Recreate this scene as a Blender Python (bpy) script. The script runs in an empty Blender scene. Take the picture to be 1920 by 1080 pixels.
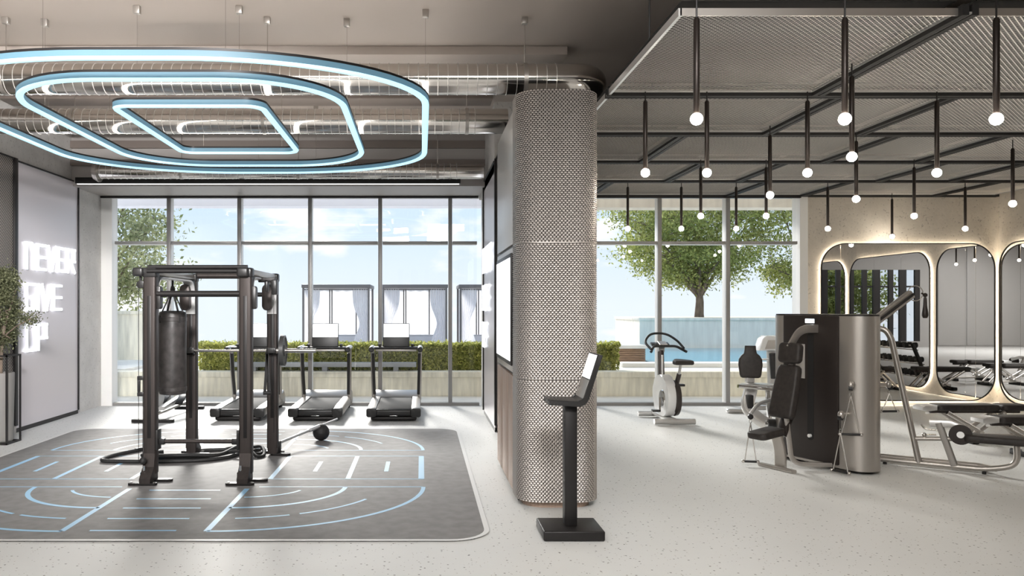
import bpy, bmesh, math, random
import numpy as np
from mathutils import Vector, Matrix
random.seed(7)
rng = np.random.default_rng(11)
S = bpy.context.scene
COL = S.collection
PI = math.pi

# ---------------------------------------------------------------- camera
F = 1500.0
cd = bpy.data.cameras.new('camera')
cam = bpy.data.objects.new('camera', cd); COL.objects.link(cam)
cd.sensor_width = 36; cd.lens = F / 1920 * 36
cam.location = (0, 0, 1.75); cam.rotation_euler = (PI / 2, 0, 0)
cd.shift_x = 170 / 1920; cd.shift_y = 34 / 1920
cd.clip_start = 0.05; cd.clip_end = 300
S.camera = cam
S.view_settings.view_transform = 'Standard'
S.view_settings.look = 'None'
S.view_settings.gamma = 1
S.view_settings.use_curve_mapping = False
S.view_settings.exposure = 0.8

# ---------------------------------------------------------------- world: pale blue sky with clouds
W = bpy.data.worlds.new('sky'); S.world = W; W.use_nodes = True
nt = W.node_tree; nt.nodes.clear()
def N(t, tree=None, **kw):
    n = (tree or nt).nodes.new(t)
    for k, v in kw.items(): setattr(n, k, v)
    return n
out = N('ShaderNodeOutputWorld'); bg = N('ShaderNodeBackground')
tc = N('ShaderNodeTexCoord'); sep = N('ShaderNodeSeparateXYZ')
ramp = N('ShaderNodeValToRGB'); noise = N('ShaderNodeTexNoise'); mapn = N('ShaderNodeMapping')
cr = N('ShaderNodeValToRGB'); mix = N('ShaderNodeMix', data_type='RGBA')
L = nt.links.new
L(tc.outputs['Generated'], sep.inputs[0]); L(sep.outputs['Z'], ramp.inputs[0])
ramp.color_ramp.elements[0].position = 0.0; ramp.color_ramp.elements[0].color = (0.80, 0.87, 0.95, 1)
ramp.color_ramp.elements[1].position = 0.30; ramp.color_ramp.elements[1].color = (0.50, 0.67, 0.91, 1)
e = ramp.color_ramp.elements.new(0.12); e.color = (0.63, 0.78, 0.95, 1)
mapn.inputs['Scale'].default_value = (1, 1, 2.6); mapn.inputs['Location'].default_value = (0.35, 0.2, 0.1)
L(tc.outputs['Generated'], mapn.inputs[0]); L(mapn.outputs[0], noise.inputs['Vector'])
noise.inputs['Scale'].default_value = 5.5; noise.inputs['Detail'].default_value = 7; noise.inputs['Roughness'].default_value = 0.52
cr.color_ramp.elements[0].position = 0.53; cr.color_ramp.elements[0].color = (0, 0, 0, 1)
cr.color_ramp.elements[1].position = 0.62; cr.color_ramp.elements[1].color = (1, 1, 1, 1)
L(noise.outputs[0], cr.inputs[0]); L(cr.outputs[0], mix.inputs[0])
L(ramp.outputs[0], mix.inputs[6]); mix.inputs[7].default_value = (1.0, 1.0, 1.0, 1)
L(mix.outputs[2], bg.inputs[0]); bg.inputs[1].default_value = 0.68
L(bg.outputs[0], out.inputs[0])

# ---------------------------------------------------------------- sun and added out-of-frame fill lamps
sd = bpy.data.lights.new('sun', 'SUN'); sd.energy = 2.9; sd.angle = math.radians(13); sd.color = (1, 0.965, 0.91)
so = bpy.data.objects.new('sun', sd); COL.objects.link(so)
so.rotation_euler = Vector((0.5, -2.0, -0.92)).to_track_quat('-Z', 'Y').to_euler()
so.location = (-8, 30, 14)
def area(name, loc, sx, sy, energy, color=(1, 0.985, 0.96), rot=(0, 0, 0)):
    d = bpy.data.lights.new(name, 'AREA'); d.shape = 'RECTANGLE'; d.size = sx; d.size_y = sy; d.energy = energy; d.color = color
    o = bpy.data.objects.new(name, d); COL.objects.link(o); o.location = loc; o.rotation_euler = rot
    return o
# added area lamps without fittings, unseen fill from behind and beside the camera
area('ceiling_fill_light', (-3.2, 1.5, 4.5), 4.0, 1.2, 110)
# added unseen lamp that brightens the right zone floor
area('floor_fill_light', (1.0, 1.0, 4.3), 1.6, .8, 23, (1, .99, .97), Vector((1.3, 8.2, -4.3)).to_track_quat('-Z', 'Y').to_euler()).data.spread = math.radians(65)
# added unseen lamp that brightens the left wall with the lettering
area('left_wall_fill_light', (-1.0, .5, 4.2), 1.2, .5, 75, (1, .98, .97), Vector((-4.6, 11.8, -2.4)).to_track_quat('-Z', 'Y').to_euler()).data.spread = math.radians(50)
area('ceiling_fill_light.001', (2.2, 3.0, 4.5), 2.0, 1.2, 6)  # weak added fill beside the camera
area('ceiling_fill_light.002', (-2.5, -2.5, 4.5), 6.0, 1.2, 200)  # added fill behind the camera

# ---------------------------------------------------------------- materials
def shader(name):
    m = bpy.data.materials.new(name); m.use_nodes = True
    t = m.node_tree; b = t.nodes['Principled BSDF']
    return m, t, b
def mat(name, col, rough=0.5, metal=0.0, emit=None, es=1.0, noise_amt=0.0, noise_scale=20.0, bump=0.0, aniso=None, coat=0.0, stretch=(1, 1, 1)):
    m, t, b = shader(name)
    c = tuple(col) + (1,)
    b.inputs['Base Color'].default_value = c
    b.inputs['Roughness'].default_value = rough; b.inputs['Metallic'].default_value = metal
    if coat: b.inputs['Coat Weight'].default_value = coat
    if emit:
        b.inputs['Emission Color'].default_value = tuple(emit) + (1,); b.inputs['Emission Strength'].default_value = es
    if noise_amt or bump:
        tc = N('ShaderNodeTexCoord', t); mp = N('ShaderNodeMapping', t); n = N('ShaderNodeTexNoise', t)
        mp.inputs['Scale'].default_value = stretch
        t.links.new(tc.outputs['Object'], mp.inputs[0]); t.links.new(mp.outputs[0], n.inputs['Vector'])
        n.inputs['Scale'].default_value = noise_scale; n.inputs['Detail'].default_value = 6
        if noise_amt:
            r = N('ShaderNodeValToRGB', t)
            r.color_ramp.elements[0].position = 0.3; r.color_ramp.elements[1].position = 0.7
            r.color_ramp.elements[0].color = tuple(x * (1 - noise_amt) for x in col) + (1,)
            r.color_ramp.elements[1].color = tuple(min(1, x * (1 + noise_amt)) for x in col) + (1,)
            t.links.new(n.outputs[0], r.inputs[0]); t.links.new(r.outputs[0], b.inputs['Base Color'])
        if bump:
            bp = N('ShaderNodeBump', t); bp.inputs['Strength'].default_value = bump; bp.inputs['Distance'].default_value = 0.01
            t.links.new(n.outputs[0], bp.inputs['Height']); t.links.new(bp.outputs[0], b.inputs['Normal'])
    return m
M = {}
M['black'] = mat('black_metal', (0.018, 0.016, 0.016), 0.42, 0.3)
M['gridblack'] = mat('matt_black_grid_paint', (0.012, 0.011, 0.011), 0.75)
M['blackp'] = mat('black_plastic', (0.02, 0.019, 0.019), 0.35)
M['rubber'] = mat('black_rubber', (0.022, 0.021, 0.021), 0.6, noise_amt=0.3, noise_scale=60)
M['bronze'] = mat('dark_bronze_metal', (0.062, 0.052, 0.049), 0.38, 0.6, noise_amt=0.12, noise_scale=12, stretch=(4, 4, .4))
M['steel'] = mat('brushed_steel', (0.60, 0.57, 0.54), 0.27, 1.0)
M['satin'] = mat('satin_silver_paint', (0.46, 0.43, 0.40), 0.33, 0.8)
M['palelining'] = mat('pale_grey_lining', (0.66, 0.65, 0.65), 0.35, 0.2)
M['greyal'] = mat('pale_aluminium', (0.62, 0.61, 0.60), 0.3, 0.6)
M['chrome'] = mat('polished_chrome', (0.8, 0.8, 0.8), 0.08, 1.0)
M['duct'] = mat('polished_duct_steel', (0.66, 0.63, 0.60), 0.13, 1.0, noise_amt=0.06, noise_scale=3, stretch=(.3, 3, 3))
M['duct_rib'] = mat('duct_seam_steel', (0.80, 0.78, 0.75), 0.3, 0.8)
M['white'] = mat('white_paint_and_daylit_faces', (0.82, 0.81, 0.79), 0.4)
M['whitegloss'] = mat('white_gloss_plastic', (0.80, 0.80, 0.80), 0.2)
M['leather'] = mat('dark_brown_leather', (0.024, 0.019, 0.017), 0.55, noise_amt=0.35, noise_scale=25, bump=0.15)
M['bagl'] = mat('worn_black_leather', (0.045, 0.040, 0.039), 0.42, noise_amt=0.45, noise_scale=14, bump=0.3)
M['mirror'] = mat('mirror_glass', (0.86, 0.86, 0.86), 0.0, 1.0)
M['led'] = mat('warm_led_strip', (1, .9, .75), 0.5, emit=(1.0, 0.88, 0.70), es=12)
M['bulb'] = mat('opal_glass_globe_lit', (1, .95, .85), 0.4, emit=(1.0, 0.91, 0.78), es=62)
M['bulbfit'] = mat('bronze_stem', (0.03, 0.023, 0.02), 0.35, 0.6)
M['ringled'] = mat('ice_blue_led', (.6, .85, 1), 0.5, emit=(0.47, 0.80, 0.98), es=0.62)
M['ringside'] = mat('ring_side_diffuser', (.08, .15, .19), 0.5, emit=(0.20, 0.42, 0.58), es=0.22)
M['uplight'] = mat('white_uplight_strip', (1, 1, 1), 0.5, emit=(1, 0.95, 0.88), es=8)
M['letter'] = mat('lit_white_letter', (1, 1, 1), 0.5, emit=(0.86, 0.93, 1.0), es=0.85)
M['screen'] = mat('lit_white_screen', (.9, .9, .9), 0.3, emit=(0.95, 0.96, 1.0), es=0.62)
M['screenb'] = mat('bright_display', (.9, .95, 1), 0.3, emit=(0.85, 0.95, 1.0), es=2.0)
M['linewhite'] = mat('thin_white_led_line', (1, 1, 1), 0.4, emit=(1, 0.97, 0.92), es=0.7)
M['blueprint'] = mat('pale_blue_floor_print', (0.30, 0.55, 0.78), 0.5)
M['mat'] = mat('dark_rubber_floor_mat', (0.22, 0.212, 0.21), 0.62, noise_amt=0.12, noise_scale=9)
M['mat'].node_tree.nodes['Principled BSDF'].inputs['Specular IOR Level'].default_value = 0.15
M['matedge'] = mat('white_edge_trim', (0.75, 0.74, 0.72), 0.4)
M['mesh'] = mat('expanded_steel_strand', (0.78, 0.75, 0.71), 0.5, 0.1)
M['meshback'] = mat('black_backing_and_gap_shade', (0.012, 0.011, 0.011), 0.8)  # black backing; also paints the dark behind the ceiling mesh
M['weave'] = mat('woven_steel_scale', (0.50, 0.46, 0.43), 0.38, 0.55)
M['panelw'] = mat('satin_lilac_grey_panel', (0.66, 0.62, 0.645), 0.30, 0.1)
M['panelgrey'] = mat('warm_grey_lacquer_panel', (0.50, 0.47, 0.44), 0.3)
M['ceil'] = mat('brown_grey_ceiling_paint', (0.44, 0.385, 0.345), 0.55)
M['soffit'] = mat('grey_soffit_paint', (0.42, 0.39, 0.37), 0.5)
M['beam'] = mat('brown_beam_paint', (0.20, 0.165, 0.145), 0.5)
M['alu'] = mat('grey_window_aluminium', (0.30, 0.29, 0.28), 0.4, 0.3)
M['cab'] = mat('grey_cabana_frame', (0.16, 0.15, 0.15), 0.5)

M['stone'] = mat('pale_terrace_stone', (0.84, 0.80, 0.73), 0.8, noise_amt=0.08, noise_scale=3)
M['boardconc'] = mat('board_marked_concrete', (0.78, 0.73, 0.60), 0.85, noise_amt=0.16, noise_scale=2.2, bump=0.3, stretch=(6, 6, .7))
M['paleconc'] = mat('pale_planter_concrete', (0.93, 0.85, 0.74), 0.85, noise_amt=0.10, noise_scale=1.5, bump=0.2, stretch=(5, 5, .6))
M['bark'] = mat('grey_brown_bark', (0.17, 0.13, 0.10), 0.9, noise_amt=0.4, noise_scale=12, bump=0.6, stretch=(1, 1, .3))
M['water'] = mat('pool_water', (0.10, 0.46, 0.64), 0.08)
M['teak'] = mat('teak_slat', (0.33, 0.20, 0.12), 0.6, noise_amt=0.3, noise_scale=6, stretch=(1, 8, 8))
M['soil'] = mat('planter_soil', (0.06, 0.045, 0.03), 0.95)
M['rearpanel'] = mat('mid_grey_panel', (0.36, 0.35, 0.34), 0.4)
M['belt'] = mat('matt_black_running_belt', (0.035, 0.033, 0.033), 0.75)
M['belt'].node_tree.nodes['Principled BSDF'].inputs['Specular IOR Level'].default_value = 0.15
M['bronze2'] = mat('dark_brown_metallic_panel', (0.030, 0.023, 0.021), 0.38, 0.35)
M['panelsteel'] = mat('grey_steel_plate', (0.34, 0.32, 0.30), 0.45, 0.5)
M['plate'] = mat('grey_weight_plate', (0.10, 0.10, 0.10), 0.4, 0.4)
M['pot'] = mat('grey_pot', (0.22, 0.21, 0.2), 0.6)
M['greypl'] = mat('grey_plank', (0.36, 0.37, 0.38), 0.7)

def leafmat(name, dark, light):
    m, t, b = shader(name)
    oi = N('ShaderNodeNewGeometry', t); r = N('ShaderNodeValToRGB', t)
    r.color_ramp.elements[0].color = tuple(dark) + (1,); r.color_ramp.elements[1].color = tuple(light) + (1,)
    t.links.new(oi.outputs['Random Per Island'], r.inputs[0]); t.links.new(r.outputs[0], b.inputs['Base Color'])
    b.inputs['Roughness'].default_value = 0.55
    tr = N('ShaderNodeBsdfTranslucent', t); mx = N('ShaderNodeMixShader', t); mx.inputs[0].default_value = 0.45
    t.links.new(r.outputs[0], tr.inputs[0]); t.links.new(b.outputs[0], mx.inputs[1]); t.links.new(tr.outputs[0], mx.inputs[2])
    t.links.new(mx.outputs[0], t.nodes['Material Output'].inputs[0])
    return m
M['leaf'] = leafmat('maple_leaf_green', (0.13, 0.17, 0.035), (0.58, 0.60, 0.20))
M['leafdull'] = leafmat('grey_green_leaf', (0.16, 0.20, 0.08), (0.52, 0.54, 0.30))
M['leafhedge'] = leafmat('hedge_leaf', (0.16, 0.20, 0.03), (0.78, 0.76, 0.24))
M['leafolive'] = leafmat('olive_leaf', (0.07, 0.08, 0.035), (0.32, 0.33, 0.19))

def sheer():
    m, t, b = shader('white_sheer_curtain')
    b.inputs['Base Color'].default_value = (0.88, 0.88, 0.92, 1); b.inputs['Roughness'].default_value = 0.9
    tr = N('ShaderNodeBsdfTranslucent', t); tr.inputs[0].default_value = (0.9, 0.9, 0.93, 1); mx = N('ShaderNodeMixShader', t); mx.inputs[0].default_value = 0.55
    t.links.new(b.outputs[0], mx.inputs[1]); t.links.new(tr.outputs[0], mx.inputs[2]); t.links.new(mx.outputs[0], t.nodes['Material Output'].inputs[0])
    return m
M['curtain'] = sheer()
def glass(name):
    m, t, b = shader(name); t.nodes.remove(b)
    tr = N('ShaderNodeBsdfTransparent', t); tr.inputs[0].default_value = (0.985, 0.99, 0.99, 1)
    gl = N('ShaderNodeBsdfGlossy', t); gl.inputs['Roughness'].default_value = 0.0
    lw = N('ShaderNodeLayerWeight', t); lw.inputs[0].default_value = 0.5
    pw = N('ShaderNodeMath', t, operation='POWER'); pw.inputs[1].default_value = 5
    fr = N('ShaderNodeMath', t, operation='MULTIPLY_ADD'); fr.inputs[1].default_value = 0.5; fr.inputs[2].default_value = 0.02
    t.links.new(lw.outputs['Facing'], pw.inputs[0]); t.links.new(pw.outputs[0], fr.inputs[0])
    mx = N('ShaderNodeMixShader', t)
    t.links.new(fr.outputs[0], mx.inputs[0]); t.links.new(tr.outputs[0], mx.inputs[1]); t.links.new(gl.outputs[0], mx.inputs[2])
    t.links.new(mx.outputs[0], t.nodes['Material Output'].inputs[0])
    return m
M['glass'] = glass('clear_window_glass')

def terrazzo():
    m, t, b = shader('pale_terrazzo')
    tc = N('ShaderNodeTexCoord', t); v = N('ShaderNodeTexVoronoi', t); v.inputs['Scale'].default_value = 20
    v2 = N('ShaderNodeTexVoronoi', t); v2.inputs['Scale'].default_value = 37
    r = N('ShaderNodeMath', t, operation='LESS_THAN'); r.inputs[1].default_value = 0.15
    r2 = N('ShaderNodeMath', t, operation='LESS_THAN'); r2.inputs[1].default_value = 0.16
    s1 = N('ShaderNodeSeparateColor', t); k = N('ShaderNodeMath', t, operation='GREATER_THAN'); k.inputs[1].default_value = 0.45
    a = N('ShaderNodeMath', t, operation='MULTIPLY')
    s2 = N('ShaderNodeSeparateColor', t); k2 = N('ShaderNodeMath', t, operation='GREATER_THAN'); k2.inputs[1].default_value = 0.66
    a2 = N('ShaderNodeMath', t, operation='MULTIPLY')
    n = N('ShaderNodeTexNoise', t); n.inputs['Scale'].default_value = 1.2; n.inputs['Detail'].default_value = 5
    base = N('ShaderNodeMix', t, data_type='RGBA'); base.inputs[6].default_value = (0.67, 0.67, 0.655, 1); base.inputs[7].default_value = (0.73, 0.73, 0.715, 1)
    m1 = N('ShaderNodeMix', t, data_type='RGBA'); m1.inputs[7].default_value = (0.21, 0.20, 0.19, 1)
    m2 = N('ShaderNodeMix', t, data_type='RGBA'); m2.inputs[7].default_value = (0.36, 0.32, 0.28, 1)
    lk = t.links.new
    for x in (v, v2, n): lk(tc.outputs['Object'], x.inputs['Vector'])
    lk(v.outputs['Distance'], r.inputs[0]); lk(v.outputs['Color'], s1.inputs[0]); lk(s1.outputs[0], k.inputs[0]); lk(r.outputs[0], a.inputs[0]); lk(k.outputs[0], a.inputs[1])
    lk(v2.outputs['Distance'], r2.inputs[0]); lk(v2.outputs['Color'], s2.inputs[0]); lk(s2.outputs[0], k2.inputs[0]); lk(r2.outputs[0], a2.inputs[0]); lk(k2.outputs[0], a2.inputs[1])
    lk(n.outputs[0], base.inputs[0]); lk(base.outputs[2], m2.inputs[6]); lk(a2.outputs[0], m2.inputs[0])
    lk(m2.outputs[2], m1.inputs[6]); lk(a.outputs[0], m1.inputs[0]); lk(m1.outputs[2], b.inputs['Base Color'])
    b.inputs['Roughness'].default_value = 0.46; b.inputs['Specular IOR Level'].default_value = 0.35
    return m
M['terrazzo'] = terrazzo()

def concrete(name, c0, c1, pit=0.78):
    m, t, b = shader(name)
    tc = N('ShaderNodeTexCoord', t); n = N('ShaderNodeTexNoise', t); n.inputs['Scale'].default_value = 1.6; n.inputs['Detail'].default_value = 10; n.inputs['Roughness'].default_value = 0.7
    r = N('ShaderNodeValToRGB', t); r.color_ramp.elements[0].position = 0.3; r.color_ramp.elements[1].position = 0.72
    r.color_ramp.elements[0].color = tuple(c0) + (1,); r.color_ramp.elements[1].color = tuple(c1) + (1,)
    v = N('ShaderNodeTexNoise', t); v.inputs['Scale'].default_value = 26; v.inputs['Detail'].default_value = 3
    lt = N('ShaderNodeMapRange', t); lt.inputs[1].default_value = 0.30; lt.inputs[2].default_value = 0.38
    mx = N('ShaderNodeMix', t, data_type='RGBA'); mx.inputs[6].default_value = tuple(x * pit for x in c0) + (1,)
    bp = N('ShaderNodeBump', t); bp.inputs['Strength'].default_value = 0.35; bp.inputs['Distance'].default_value = 0.01
    lk = t.links.new
    lk(tc.outputs['Object'], n.inputs['Vector']); lk(tc.outputs['Object'], v.inputs['Vector'])
    lk(n.outputs[0], r.inputs[0]); lk(v.outputs[0], lt.inputs[0]); lk(lt.outputs[0], mx.inputs[0]); lk(r.outputs[0], mx.inputs[7])
    lk(mx.outputs[2], b.inputs['Base Color']); lk(v.outputs[0], bp.inputs['Height']); lk(bp.outputs[0], b.inputs['Normal'])
    b.inputs['Roughness'].default_value = 0.85
    return m
M['conc'] = concrete('grey_concrete', (0.50, 0.48, 0.46), (0.66, 0.64, 0.615))
M['concwarm'] = concrete('warm_textured_plaster', (0.46, 0.42, 0.37), (0.62, 0.57, 0.50))

def perforated():
    m, t, b = shader('perforated_black_sheet')
    tc = N('ShaderNodeTexCoord', t); mp = N('ShaderNodeMapping', t); mp.inputs['Rotation'].default_value = (math.radians(45), 0, 0); mp.inputs['Scale'].default_value = (0, 34, 34)
    v = N('ShaderNodeTexVoronoi', t, feature='F1'); v.inputs['Randomness'].default_value = 0.0; v.inputs['Scale'].default_value = 1
    r = N('ShaderNodeMath', t, operation='LESS_THAN'); r.inputs[1].default_value = 0.33
    mx = N('ShaderNodeMix', t, data_type='RGBA'); mx.inputs[6].default_value = (0.03, 0.027, 0.026, 1); mx.inputs[7].default_value = (0.42, 0.38, 0.34, 1)
    lk = t.links.new
    lk(tc.outputs['Object'], mp.inputs[0]); lk(mp.outputs[0], v.inputs['Vector']); lk(v.outputs['Distance'], r.inputs[0]); lk(r.outputs[0], mx.inputs[0]); lk(mx.outputs[2], b.inputs['Base Color'])
    b.inputs['Roughness'].default_value = 0.5
    return m
M['perf'] = perforated()

def wood():
    m, t, b = shader('pale_pinkish_oak')
    tc = N('ShaderNodeTexCoord', t); mp = N('ShaderNodeMapping', t); mp.inputs['Scale'].default_value = (14, 14, .8)
    n = N('ShaderNodeTexNoise', t); n.inputs['Scale'].default_value = 3; n.inputs['Detail'].default_value = 8
    r = N('ShaderNodeValToRGB', t); r.color_ramp.elements[0].position = .3; r.color_ramp.elements[1].position = .7
    r.color_ramp.elements[0].color = (0.36, 0.25, 0.19, 1); r.color_ramp.elements[1].color = (0.52, 0.38, 0.30, 1)
    lk = t.links.new
    lk(tc.outputs['Object'], mp.inputs[0]); lk(mp.outputs[0], n.inputs['Vector']); lk(n.outputs[0], r.inputs[0]); lk(r.outputs[0], b.inputs['Base Color'])
    b.inputs['Roughness'].default_value = 0.5
    return m
M['wood'] = wood()

# ---------------------------------------------------------------- geometry helpers (all shapes in world metres; obj() re-bases them)
def BM(): return bmesh.new()
def box(bm, lo, hi, bev=0.0, seg=2, rot=None, about=None):
    lo = Vector(lo); hi = Vector(hi); c = (lo + hi) / 2; d = hi - lo
    r = bmesh.ops.create_cube(bm, size=1.0)
    vs = r['verts']
    bmesh.ops.scale(bm, vec=d, verts=vs)
    if bev > 0:
        es = list({e for v in vs for e in v.link_edges})
        rb = bmesh.ops.bevel(bm, geom=es, offset=min(bev, min(d) * 0.49), segments=seg, affect='EDGES', profile=0.5)
        vs = list({v for f in rb['faces'] for v in f.verts} | {v for v in vs if v.is_valid})
    bmesh.ops.translate(bm, vec=c, verts=vs)
    if rot is not None:
        p = Vector(about) if about is not None else c
        bmesh.ops.transform(bm, matrix=Matrix.Translation(p) @ rot @ Matrix.Translation(-p), verts=vs)
    return vs
def rz(a): return Matrix.Rotation(a, 4, 'Z')
def rx(a): return Matrix.Rotation(a, 4, 'X')
def ry(a): return Matrix.Rotation(a, 4, 'Y')
def sweep(bm, pts, prof, closed=False, up=None, caps=True):
    """prof: list of (a,b) offsets across (side, up); pts: list of points"""
    pts = [Vector(p) for p in pts]; n = len(pts); rings = []
    prev = None
    for i, p in enumerate(pts):
        if closed: t = (pts[(i + 1) % n] - pts[i - 1])
        elif i == 0: t = pts[1] - p
        elif i == n - 1: t = p - pts[i - 1]
        else: t = (pts[i + 1] - p).normalized() + (p - pts[i - 1]).normalized()
        if t.length < 1e-9: t = Vector((0, 0, 1))
        t.normalize()
        if up is not None:
            u = Vector(up)
        else:
            if prev is None: u = Vector((0, 0, 1)) if abs(t.z) < 0.9 else Vector((0, 1, 0))
            else: u = prev
        s = t.cross(u)
        if s.length < 1e-6: s = t.orthogonal()
        s.normalize(); u2 = s.cross(t).normalized(); prev = u2
        rings.append([bm.verts.new(p + s * a + u2 * b) for a, b in prof])
    m = len(prof); cnt = n if closed else n - 1
    for i in range(cnt):
        A = rings[i]; B = rings[(i + 1) % n]
        for j in range(m):
            k = (j + 1) % m
            bm.faces.new((A[j], A[k], B[k], B[j]))
    if caps and not closed:
        bm.faces.new(list(reversed(rings[0]))); bm.faces.new(rings[-1])
def circ(r, n=10, ry_=None): return [(r * math.cos(2 * PI * i / n), (ry_ or r) * math.sin(2 * PI * i / n)) for i in range(n)]
def rprof(w, h, r=0.008, k=3):
    pts = []
    for cx, cy, a0 in ((w/2-r, h/2-r, 0), (-w/2+r, h/2-r, 90), (-w/2+r, -h/2+r, 180), (w/2-r, -h/2+r, 270)):
        for i in range(k): 
            a = math.radians(a0 + 90 * i / (k - 1)); pts.append((cx + r * math.cos(a), cy + r * math.sin(a)))
    return pts
def tube(bm, pts, r, n=10, closed=False): sweep(bm, pts, circ(r, n), closed)
def bar(bm, a, b, w, h, r=0.006, up=None): sweep(bm, [a, b], rprof(w, h, min(r, w * .49, h * .49)), up=up)
def cyl(bm, a, b, r, n=16, r2=None):
    a = Vector(a); b = Vector(b); t = (b - a).normalized(); s = t.orthogonal().normalized(); u = t.cross(s)
    r2 = r if r2 is None else r2
    A = [bm.verts.new(a + (s * math.cos(2*PI*i/n) + u * math.sin(2*PI*i/n)) * r) for i in range(n)]
    B = [bm.verts.new(b + (s * math.cos(2*PI*i/n) + u * math.sin(2*PI*i/n)) * r2) for i in range(n)]
    for i in range(n): bm.faces.new((A[i], A[(i+1) % n], B[(i+1) % n], B[i]))
    bm.faces.new(list(reversed(A))); bm.faces.new(B)
def ball(bm, c, r, seg=16, sc=(1, 1, 1)):
    q = bmesh.ops.create_uvsphere(bm, u_segments=seg, v_segments=max(6, seg // 2), radius=r)
    bmesh.ops.scale(bm, vec=sc, verts=q['verts']); bmesh.ops.translate(bm, vec=c, verts=q['verts'])
def lathe(bm, c, prof, n=24, axis='Z'):
    """prof: (radius, height along axis)"""
    c = Vector(c); rings = []
    for r, h in prof:
        ring = []
        for i in range(n):
            a = 2 * PI * i / n; x, y = r * math.cos(a), r * math.sin(a)
            v = {'Z': (x, y, h), 'X': (h, x, y), 'Y': (y, h, x)}[axis]
            ring.append(bm.verts.new(c + Vector(v)))
        rings.append(ring)
    for A, B in zip(rings, rings[1:]):
        for i in range(n): bm.faces.new((A[i], A[(i+1) % n], B[(i+1) % n], B[i]))
    bm.faces.new(list(reversed(rings[0]))); bm.faces.new(rings[-1])
def prism(bm, poly, d0, d1, axis='Z', bev=0.0):
    """extrude 2D polygon; axis Z: (x,y); X: (y,z); Y: (x,z)"""
    def P(p, d): return {'Z': (p[0], p[1], d), 'X': (d, p[0], p[1]), 'Y': (p[0], d, p[1])}[axis]
    A = [bm.verts.new(P(p, d0)) for p in poly]; B = [bm.verts.new(P(p, d1)) for p in poly]; n = len(poly)
    fs = [bm.faces.new((A[i], A[(i+1) % n], B[(i+1) % n], B[i])) for i in range(n)]
    f0 = bm.faces.new(list(reversed(A))); f1 = bm.faces.new(B)
    if bev:
        es = list(f0.edges) + list(f1.edges)
        bmesh.ops.bevel(bm, geom=es, offset=bev, segments=2, affect='EDGES', profile=0.5)
    return A + B
def rrect(x0, y0, x1, y1, r, k=8, rys=None):
    ryy = rys or r; out = []
    for cx, cy, a0 in ((x1-r, y1-ryy, 0), (x0+r, y1-ryy, 90), (x0+r, y0+ryy, 180), (x1-r, y0+ryy, 270)):
        for i in range(k + 1):
            a = math.radians(a0 + 90 * i / k); out.append((cx + r * math.cos(a), cy + ryy * math.sin(a)))
    return out
def fillet(pts, r, k=6):
    """round the corners of a 3D polyline"""
    pts = [Vector(p) for p in pts]; o = [pts[0]]
    for i in range(1, len(pts) - 1):
        a, b, c = pts[i-1], pts[i], pts[i+1]
        d1 = (a - b); d2 = (c - b); rr = min(r, d1.length * .49, d2.length * .49)
        p, q = b + d1.normalized() * rr, b + d2.normalized() * rr
        for j in range(k + 1):
            t = j / k; o.append(p * (1-t)**2 + b * 2*t*(1-t) + q * t*t)
    o.append(pts[-1]); return o

def wloc(o):
    v = Vector((0, 0, 0))
    while o is not None: v = v + o.location; o = o.parent
    return v
def obj(name, bm, m, parent=None, loc=None, smooth=True, angle=35):
    me = bpy.data.meshes.new(name)
    bmesh.ops.recalc_face_normals(bm, faces=bm.faces)
    base = wloc(parent) if parent is not None else (Vector(loc) if loc is not None else Vector((0, 0, 0)))
    if base.length > 0: bmesh.ops.translate(bm, vec=-base, verts=bm.verts)
    bm.to_mesh(me); bm.free()
    if smooth:
        me.polygons.foreach_set('use_smooth', [True] * len(me.polygons)); me.set_sharp_from_angle(angle=math.radians(angle))
    me.materials.append(M[m] if isinstance(m, str) else m)
    o = bpy.data.objects.new(name, me); COL.objects.link(o)
    if parent is not None: o.parent = parent
    elif loc is not None: o.location = loc
    return o
def np_obj(name, verts, faces, m, parent=None, loc=None, smooth=False):
    base = wloc(parent) if parent is not None else (Vector(loc) if loc is not None else Vector((0, 0, 0)))
    verts = np.asarray(verts, dtype=np.float32).reshape(-1, 3) - np.array(base, dtype=np.float32)
    faces = np.asarray(faces, dtype=np.int32); k = faces.shape[1]
    me = bpy.data.meshes.new(name)
    me.vertices.add(len(verts)); me.vertices.foreach_set('co', verts.ravel())
    me.loops.add(faces.size); me.loops.foreach_set('vertex_index', faces.ravel())
    me.polygons.add(len(faces)); me.polygons.foreach_set('loop_start', np.arange(0, faces.size, k, dtype=np.int32))
    me.update(calc_edges=True); me.validate()
    if smooth: me.polygons.foreach_set('use_smooth', [True] * len(me.polygons))
    me.materials.append(M[m] if isinstance(m, str) else m)
    o = bpy.data.objects.new(name, me); COL.objects.link(o)
    if parent is not None: o.parent = parent
    elif loc is not None: o.location = loc
    return o
def tag(o, label, cat=None, group=None, kind=None):
    if label: o['label'] = label
    if cat: o['category'] = cat
    if group: o['group'] = group
    if kind: o['kind'] = kind
    return o
def thing(name, label, cat, loc=(0, 0, 0), group=None, kind=None):
    o = bpy.data.objects.new(name, None); COL.objects.link(o); o.location = loc; o.empty_display_size = .1
    return tag(o, label, cat, group, kind)
def struct(name, bm, m, label, parent=None, **kw):
    o = obj(name, bm, m, parent, **kw)
    return tag(o, label, None, None, 'structure')
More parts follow.
